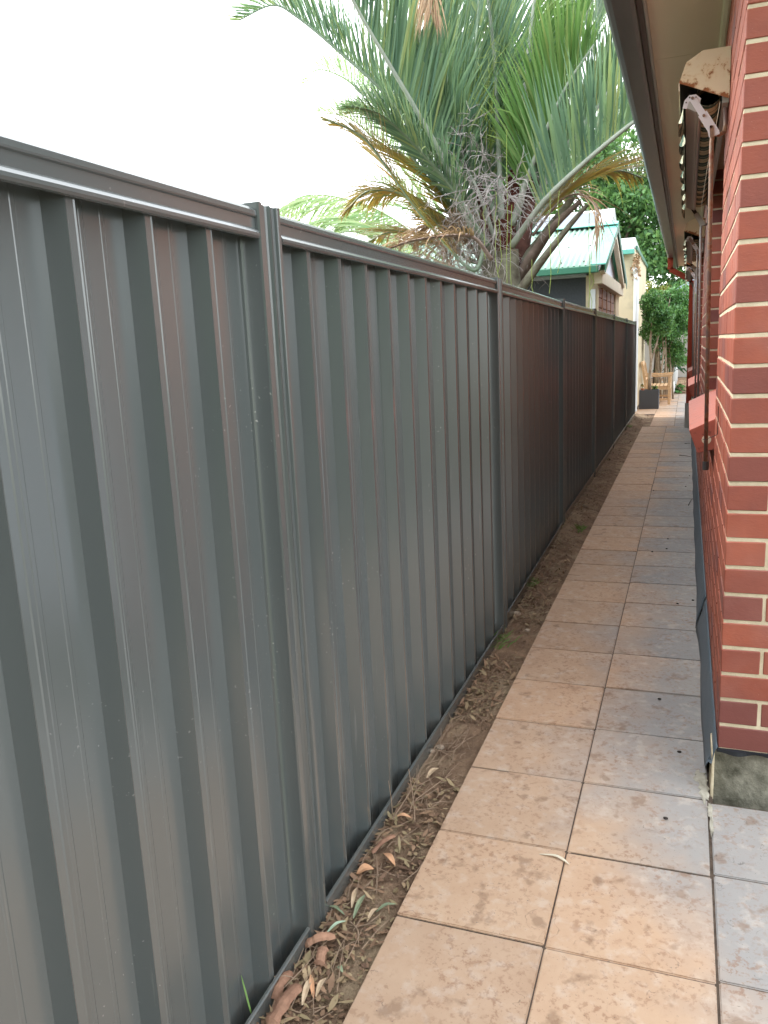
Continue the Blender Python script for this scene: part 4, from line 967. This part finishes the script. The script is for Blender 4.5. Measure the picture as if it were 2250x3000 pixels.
broadleaf('broadleaf_plant',(-.40,22.9,-1.0),34,.24,'dark glossy broad-leaved plant standing behind the bench, below the ficus',3,spread=.34,h=.75)
broadleaf('garden_plant',(-.25,22.7,GZ),46,.13,'bright green low plant in the mulch right of the bench',4,'ficus',.2,.25)
broadleaf('seedling',(-.86,17.95,-1.02),8,.05,'small weed sprouting from the corner of the charcoal planter',6,'palmyellow',.04,.08)
broadleaf('seedling',(-.62,18.15,-1.09),14,.05,'light green seedling at the foot of the planter trunk',7,'grass',.09,.10)
# mulch bed, back wall and shed
sheet('mulch_bed',-1.2,1.6,22.3,25.5,40,60,lambda x,y:-1.462+max(0,(y-22.5))*.13+.02*mn.noise(Vector((x*6,y*6,0))),M['dirt'])
rg=np.random.default_rng(4)
leafcloud('leaf_litter',1500,lambda rg,n: np.stack([rg.uniform(-1.1,.4,n),rg.uniform(22.4,24.9,n),np.zeros(n)],1)+np.array([0,0,-1.44])+np.stack([np.zeros(n)]*3,1),.06,M['litter'],None,'stuff',9)
lo=C.objects[-1] if False else bpy.data.objects['leaf_litter']; lo.rotation_euler=(math.atan(.13),0,0); lo.location=(0,0,-.13*22.5+.0)
lo.location=(0,.19,-2.93)
meta(lo,'brown fallen leaves on the mulch bed at the far end','leaves')
shed=empty('garden_shed',(0,25,-1.2),'pale grey sheet metal shed with blue-grey ribbed roof beyond the ficus','shed')
MB().box(-2.6,3.2,25.0,25.1,-1.13,1.25).obj('wall',M['wallgrey'],shed); MB().box(-2.6,3.2,24.96,24.998,-1.19,-1.13).obj('base_strip',M['darksteel'],shed)
V=[];n=60
for i in range(n+1):
    x=-.75+3.2*i/n; q=.02 if (i%3)==0 else 0; V+=[(x,24.8,1.02+.02*i/n-q),(x,26.0,1.30+x*.5+.3-q)]
o=npmesh('roof',V,[(2*i,2*i+2,2*i+3,2*i+1) for i in range(n)],M['bluefence'],shed); o.modifiers.new('t','SOLIDIFY').thickness=.02
# ------------------------------------------------------------------ big trees behind
def bigtree(name,c,rad,n,nc,r,label,seed,m='tree',ls=.17,trunk=.16,group='tall leafy trees behind the cottage'):
    t=empty(name,(c[0],c[1],-1.5),label,'tree',group); rr=random.Random(seed); s=MB()
    s.tube([(c[0],c[1],-1.55),(c[0]+.1,c[1],c[2]-rad[2]*.5),(c[0],c[1],c[2])],[trunk,trunk*.8,trunk*.5],10)
    for i in range(9):
        a=rr.uniform(0,6.28); e=Vector((c[0]+rad[0]*.75*math.cos(a),c[1]+rad[1]*.75*math.sin(a),c[2]+rr.uniform(-.3,.8)*rad[2]))
        b=Vector((c[0],c[1],c[2]-rad[2]*rr.uniform(.2,.6))); s.tube([b,b.lerp(e,.5)+Vector((0,0,.2)),e],[trunk*.45,trunk*.25,.02],6)
    s.obj('trunk',M['bough'],t,smooth=True)
    leafcloud('crown',n,clumps(c,rad,nc,r,seed,.6),ls,M[m],t,'stuff',seed,.55,.35); return t
bigtree('leafy_tree',(-2.2,27.5,3.6),(2.3,1.8,3.6),20000,60,.75,'dark green leafy tree behind the green roofed cottage',3)
bigtree('leafy_tree',(.6,28.5,3.4),(2.5,1.8,3.9),20000,60,.75,'leafy tree rising above the ficus, under the gutter end',4)
bigtree('leafy_tree',(-5.8,29,3.2),(2.6,2.0,3.2),13000,50,.8,'leafy tree seen through the right side of the large palm',6,ls=.2)
bigtree('leafy_tree',(-.85,23.8,.95),(.45,.5,.65),1500,14,.25,'yellowing shrub crown beside the far cream wall',7,'treeyellow',.09,.05)
bigtree('leafy_tree',(.9,23.9,.6),(.9,.6,1.1),3500,20,.35,'green shrub between the shed and the house end wall',8,'tree',.10,.05)
# unseen tree added behind the viewer, darkens fence ribs and blocks sky there
bigtree('unseen_blocker_tree',(-.9,-6.0,2.0),(4.3,2.4,4.4),22000,110,1.3,'unseen tree added behind the viewer to darken the fence reflections',12,ls=.42,group='added reflection stand-ins')
# ------------------------------------------------------------------ litter
rg=np.random.default_rng(21)
def strippts(n,rgn,ylo=.55,yhi=15.8,pw=2.0):
    y=ylo+(yhi-ylo)*rgn.random(n)**1.35
    a=rgn.random(n)**pw
    keep=np.array([mn.noise(Vector((0,float(v)*1.7,5)))>-.22+.5*rgn.random()*.6 for v in y])
    x=-.862+np.array([foff(v) for v in y])+.01+a*.165
    return x[keep],y[keep]
def litter(name,n,size,m,seed,asp,label,lift=.004,pw=2.0):
    rgn=np.random.default_rng(seed); x,y=strippts(n,rgn,pw=pw); n=len(x)
    z=np.array([soilz(a,b) for a,b in zip(x,y)])
    L=size*(.4+1.0*rgn.random(n)); th=rgn.random(n)*6.283; tilt=rgn.normal(size=n)*.30; roll=rgn.normal(size=n)*.5
    V=[];Fq=[]
    for i in range(n):
        d=Vector((math.cos(th[i])*math.cos(tilt[i]),math.sin(th[i])*math.cos(tilt[i]),math.sin(tilt[i]))); s_=d.cross(Vector((math.sin(roll[i])*.5,0,1))).normalized(); u=s_.cross(d)
        p=Vector((x[i],y[i],z[i]+lift+abs(math.sin(tilt[i]))*L[i]*.4+rgn.random()*.012)); w_=L[i]*asp*(.6+.8*rgn.random()); b=len(V)
        prof=((-.5,.06,0),(-.2,.42,.03),(.15,.5,.0),(.5,.05,.08)); cu=rgn.normal()*.8
        for (t_,wd,c_) in prof:
            q=p+d*t_*L[i]+u*(c_+t_*t_*cu*.3)*L[i]; V+= [tuple(q-s_*wd*w_+u*wd*w_*.35),tuple(q+s_*wd*w_+u*wd*w_*.35)]
        for k in range(3): Fq.append((b+2*k,b+2*k+1,b+2*k+3,b+2*k+2))
    o=npmesh(name,V,Fq,m,None,kind='stuff'); meta(o,label,'leaves'); return o
litter('leaf_litter',5200,.036,M['litter'],31,.25,'dry gum leaf litter piled along the foot of the fence')
litter('leaf_crumbs',5500,.014,M['litter'],32,.6,'small brown leaf crumbs scattered on the soil strip',.002,1.0)
s=MB(); rr=random.Random(8)
for i in range(950):
    y=.6+11*rr.random()**1.4; x=-.85+foff(y)+.14*rr.random()**1.5; L=rr.uniform(.03,.14); a=rr.gauss(1.57,.8); z=soilz(x,y)+.006+rr.random()*.012
    p=Vector((x,y,z)); d=Vector((math.cos(a)*.6,math.sin(a),rr.gauss(0,.15))).normalized()
    e=p+d*L
    if e.x<-.855+foff(y): e.x=-.85+foff(y)
    s.tube([p,(p+e)/2+Vector((rr.gauss(0,.005),rr.gauss(0,.005),.004)),e],[.0014,.0011,.0006],4,False)
o=s.obj('twig_litter',M['twig'],None,kind='stuff'); meta(o,'fine dry twigs scattered along the foot of the fence','twigs')
# loose clods
s=MB()
for i in range(500):
    y=.6+12*rr.random()**1.3; x=-.84+foff(y)+.155*rr.random(); r_=rr.uniform(.002,.007); z=soilz(x,y)
    bm=bmesh.new(); bmesh.ops.create_icosphere(bm,subdivisions=1,radius=r_)
    for v in bm.verts: v.co=v.co*rr.uniform(.7,1.2)+Vector((x,y,z+r_*.4))
    s.frombm(bm)
o=s.obj('soil_crumbs',M['dirt'],None,kind='stuff'); meta(o,'loose crumbs of brown soil beside the pavers','soil')
def leaf(name,pts,w_,m,label,cat='leaf',fold=.25,group=None):
    w_*=.72
    P=bez(pts,9); n=len(P); V=[]
    for i,p in enumerate(P):
        h=i/(n-1); t=(P[min(i+1,n-1)]-P[max(i-1,0)]).normalized(); s_=t.cross(Vector((0,0,1))).normalized(); ww=w_*math.sin(math.pi*min(1,.04+h*.95))**.8*.5
        V+=[tuple(p-s_*ww+Vector((0,0,ww*fold))),tuple(p),tuple(p+s_*ww+Vector((0,0,ww*fold)))]
    fs=[(i*3+j,i*3+j+1,(i+1)*3+j+1,(i+1)*3+j) for i in range(n-1) for j in range(2)]
    c=Vector(P[n//2]); me=bpy.data.meshes.new(name); me.from_pydata([tuple(Vector(v)-c) for v in V],[],fs); me.update(); me.polygons.foreach_set('use_smooth',[True]*len(me.polygons))
    o=link(name,me,m,None,loc=c); o.modifiers.new('t','SOLIDIFY').thickness=.0008
    return meta(o,label,cat,group)
def gnd(px,py,z):
    v=Matrix(CR)@Vector((px-1125,-(py-1500),-F)); return v*(z/v.z)
leaf('gum_leaf',[gnd(1580,2502,GZ+.003),gnd(1625,2506,GZ+.009),gnd(1650,2518,GZ+.008),gnd(1668,2532,GZ+.004)],.013,M['creamtrim'],'pale crescent-shaped gum leaf lying alone on the pavers','leaf')
lv=[((1030,2660),(1045,2600),.016,'tanleaf','upright tan leaf of the star-shaped sprig by the first post'),
((1035,2690),(1070,2620),.018,'greenleaf','olive leaf pointing right in the sprig by the first post'),
((955,2735),(1015,2697),.012,'palefresh','pale mint green narrow leaf below the star-shaped sprig'),
((1075,2700),(1108,2660),.014,'tanleaf','tan leaf right of the star-shaped sprig'),
((1100,2672),(1160,2648),.014,'greenleaf','dark green leaf at the right edge of the litter heap'),
((960,2655),(1010,2680),.013,'greenleaf','dark leaf close to the foot of the first post'),
((885,2945),(915,2860),.020,'tanleaf','long tan leaf standing on its tip near the soil in the foreground'),
((918,2925),(910,2855),.016,'orangeleaf','narrow pinkish leaf between two tan leaves in the foreground'),
((925,2920),(955,2865),.016,'tanleaf','tan leaf at the right of the foreground leaf group'),
((985,2835),(1005,2850),.016,'greenleaf','short dark oval leaf lying alone on the soil'),
((1045,2560),(1095,2545),.045,'orangeleaf','broad crumpled orange leaf midway along the litter'),
((1125,2500),(1158,2535),.025,'orangeleaf','triangular orange leaf scrap on top of the litter'),
((1250,2280),(1285,2250),.026,'tanleaf','curled tan leaf beside the thin twigs'),
((1155,2395),(1205,2395),.022,'orangeleaf','orange leaf strip lying across the twigs')]
M['palefresh']=paint('pale_mint_leaf',(.40,.52,.38),.5,.1,9)
for (a,b_,w_,m,l) in lv:
    p0=gnd(*a,-1.458); p1=gnd(*b_,-1.452); mid=(p0+p1)/2+Vector((0,0,.010)); leaf('fallen_leaf',[p0,mid,p1],w_,M[m],l,'leaf',.3,'single leaves lying on the litter')
def barkp(a,b_,w_,label,seed):
    P=bez([gnd(*a,-1.455),(gnd(*a,-1.45)+gnd(*b_,-1.45))/2+Vector((0,0,.01)),gnd(*b_,-1.45)],12); V=[];k=6
    for i,p in enumerate(P):
        t=(P[min(i+1,12)]-P[max(i-1,0)]).normalized(); s_=t.cross(Vector((0,0,1))).normalized(); ww=w_*(.75+.35*mn.noise(Vector((i*.5,seed,0))))*(.5 if i in (0,12) else 1)
        for j in range(k):
            a_=math.pi*(j/(k-1)); V.append(tuple(p+s_*math.cos(a_)*ww*.5+Vector((0,0,math.sin(a_)*ww*.38))))
    c=P[6]; me=bpy.data.meshes.new('bark_strip'); me.from_pydata([tuple(Vector(v)-c) for v in V],[],[(i*k+j,i*k+j+1,(i+1)*k+j+1,(i+1)*k+j) for i in range(12) for j in range(k-1)]); me.update()
    o=link('bark_strip',me,M['barkpiece'],None,loc=c); o.modifiers.new('t','SOLIDIFY').thickness=.002; return meta(o,label,'bark','bark strips in the litter')
barkp((790,3010),(875,2890),.038,'wide dark bark strip at the bottom edge of the photo',1)
barkp((800,2930),(850,2850),.03,'orange curled bark piece leaning against the bottom rail',2)
barkp((895,2770),(980,2745),.03,'flat grey-brown bark strip at the foot of the first post',3)
barkp((1090,2500),(1155,2450),.016,'slender bark stick in the middle of the litter',4)
barkp((935,2830),(950,2780),.03,'small brown bark flake below the first post',5)
def twig(pts,r,label,m='twig'):
    c=Vector(pts[len(pts)//2]); P=bez([Vector(p)-c for p in pts],14)
    me=MB().tube(P,[r*(1-.6*i/14) for i in range(15)],6).mesh('twig'); o=link('twig',me,M[m],None,loc=c,smooth=True); return meta(o,label,'twig','loose twigs by the fence')
def tw(a,za,b_,zb_,r,label,bend=.01):
    p0=gnd(*a,za); v=gnd(*b_,zb_); twig([p0,(p0+v)/2+Vector((bend,0,bend)),v],r,label)
p0=gnd(1215,2410,-1.46)
twig([p0,p0+Vector((-.004,.01,.05)),p0+Vector((-.012,.015,.12)),p0+Vector((-.02,.02,.17))],.0025,'tall thin upright twig in front of the second fence bay')
p0=gnd(1150,2390,-1.46); twig([p0,p0+Vector((-.002,.0,.06)),p0+Vector((-.010,.004,.12))],.0018,'short upright twig, leftmost of the upright twigs')
tw((1150,2400),-1.45,(1235,2255),-1.43,.0022,'long bent twig leaning toward the rail')
tw((1200,2380),-1.45,(1225,2240),-1.425,.0018,'straight pale twig standing among the litter')
tw((1215,2345),-1.455,(1325,2265),-1.455,.0020,'forked twig lying over bare soil')
tw((1290,2295),-1.458,(1345,2290),-1.458,.0022,'short twig on bare soil near the pavers')
tw((1025,2700),-1.45,(1050,2765),-1.458,.0028,'brown stalk of the star-shaped sprig')
tw((780,2865),-1.435,(875,2870),-1.45,.0024,'pale twig poking across the bottom rail in the foreground')
tw((800,2925),-1.45,(930,2790),-1.45,.0018,'long straw-coloured stalk crossing the bark strip')
def tuft(c,n,h,label,seed,m='grass'):
    rr=random.Random(seed); V=[];Fq=[]
    for i in range(n):
        p=Vector((c[0]+rr.gauss(0,.02),c[1]+rr.gauss(0,.05),c[2])); a=rr.uniform(0,6.28); d=Vector((math.cos(a)*.6,math.sin(a)*.6,1)).normalized(); L=h*rr.uniform(.5,1.2); s_=d.cross(Vector((math.cos(a+1),math.sin(a+1),0))).normalized()*.003; b=len(V)
        for k in range(4):
            q=p+d*L*k/3+Vector((math.cos(a),math.sin(a),-.5))*L*(k/3)**2*.45; f=1-(k/3)**2*.95; V+=[tuple(q-s_*f),tuple(q+s_*f)]
        for k in range(3): Fq.append((b+2*k,b+2*k+1,b+2*k+3,b+2*k+2))
    o=npmesh('grass_tuft',[tuple(Vector(v)-Vector(c)) for v in V],Fq,M[m],None); o.location=c; return meta(o,label,'grass','grass tufts by the fence')
for px,py,n_,h_,l in ((1700,1550,60,.05,'grass tuft beside the third post'),(1560,1710,40,.05,'dry grass tuft in front of the third bay'),(1842,1255,50,.06,'far bright grass tuft near the end of the soil strip'),(1470,1870,40,.06,'grassy weeds at the foot of the second post')):
    c=gnd(px,py,-1.455); tuft((c.x,c.y,soilz(c.x,c.y)-.002),n_,h_,l,px)
p0=gnd(745,3000,-1.46); o=leaf('blade_of_grass',[p0,p0+Vector((-.008,.0,.04)),p0+Vector((-.024,.01,.08)),p0+Vector((-.036,.02,.10))],.006,M['grass'],'single green grass blade with dry tip against the fence at the bottom','grass',.4)
for i,(px,py,r_) in enumerate(((1515,1795,.022),(1545,1840,.014),(1490,1815,.012),(1475,1845,.013),(1290,2180,.014),(1265,2190,.010),(1712,1490,.02))):
    c=gnd(px,py,-1.462); bm=bmesh.new(); bmesh.ops.create_icosphere(bm,subdivisions=2,radius=r_)
    for v in bm.verts: v.co=Vector((v.co.x*1.2,v.co.y,v.co.z*.7))*(1+.25*mn.noise(v.co*60+Vector((i,0,0))))
    me=bpy.data.meshes.new('stone'); bm.to_mesh(me); bm.free()
    meta(link('stone',me,M['stone'],None,loc=(c.x,c.y,soilz(c.x,c.y)+r_*.25),smooth=True),['largest pale stone near the second post','stone right of the largest stone','small stone just behind the largest','stone close to the second post','stone by the rail in front of the second bay','small stone left of its larger neighbour','grey stone in front of the fourth bay'][i],'stone','stones in the soil strip')
# seeds and a dark twig on the right-hand pavers
SL=['dark seed beside the membrane, near the dark twig','dark seed in the middle of the right-hand pavers, beyond the pale scuffed paver','dark seed farther left on the right-hand pavers','dark seed near the long middle joint, halfway along','dark seed at the membrane edge on the scuffed paver','farthest dark seed, below the first window sill','dark seed near the middle joint, far along the path','dark seed on the paver nearest the membrane overlap','dark seed on a grey paver short of the brick corner','dark seed beside the brown stain near the brick corner','dark seed at the paver joint below the concrete footing','dark seed nearest the viewer on the right-hand pavers']
for i,(px,py) in enumerate(((2009,1426),(1953,1609),(1911,1618),(1957,1580),(2030,1760),(2020,1395),(1915,1438),(1985,1770),(1932,2050),(1990,2205),(2150,2300),(1950,2400))):
    c=gnd(px,py,GZ); bm=bmesh.new(); bmesh.ops.create_icosphere(bm,subdivisions=1,radius=.0065)
    for v in bm.verts: v.co=Vector((v.co.x*1.3,v.co.y,v.co.z*.6))
    me=bpy.data.meshes.new('seed'); bm.to_mesh(me); bm.free(); meta(link('fallen_seed',me,M['dropping'],None,loc=(c.x,c.y,GZ+.004),smooth=True),SL[i],'seed','dark seeds scattered on the pavers')
for a,b_,l in (((1990,1334),(2024,1338),'dark twig lying against the membrane on the pavers'),((2017,1480),(2029,1460),'small curved twig near the wall base'),((2006,1300),(2022,1299),'short dark stick on the pavers below the first sill')):
    p0=gnd(*a,GZ+.003); p1=gnd(*b_,GZ+.003); o=twig([p0,(p0+p1)/2+Vector((.0,.01,.004)),p1],.004,l,'dropping')
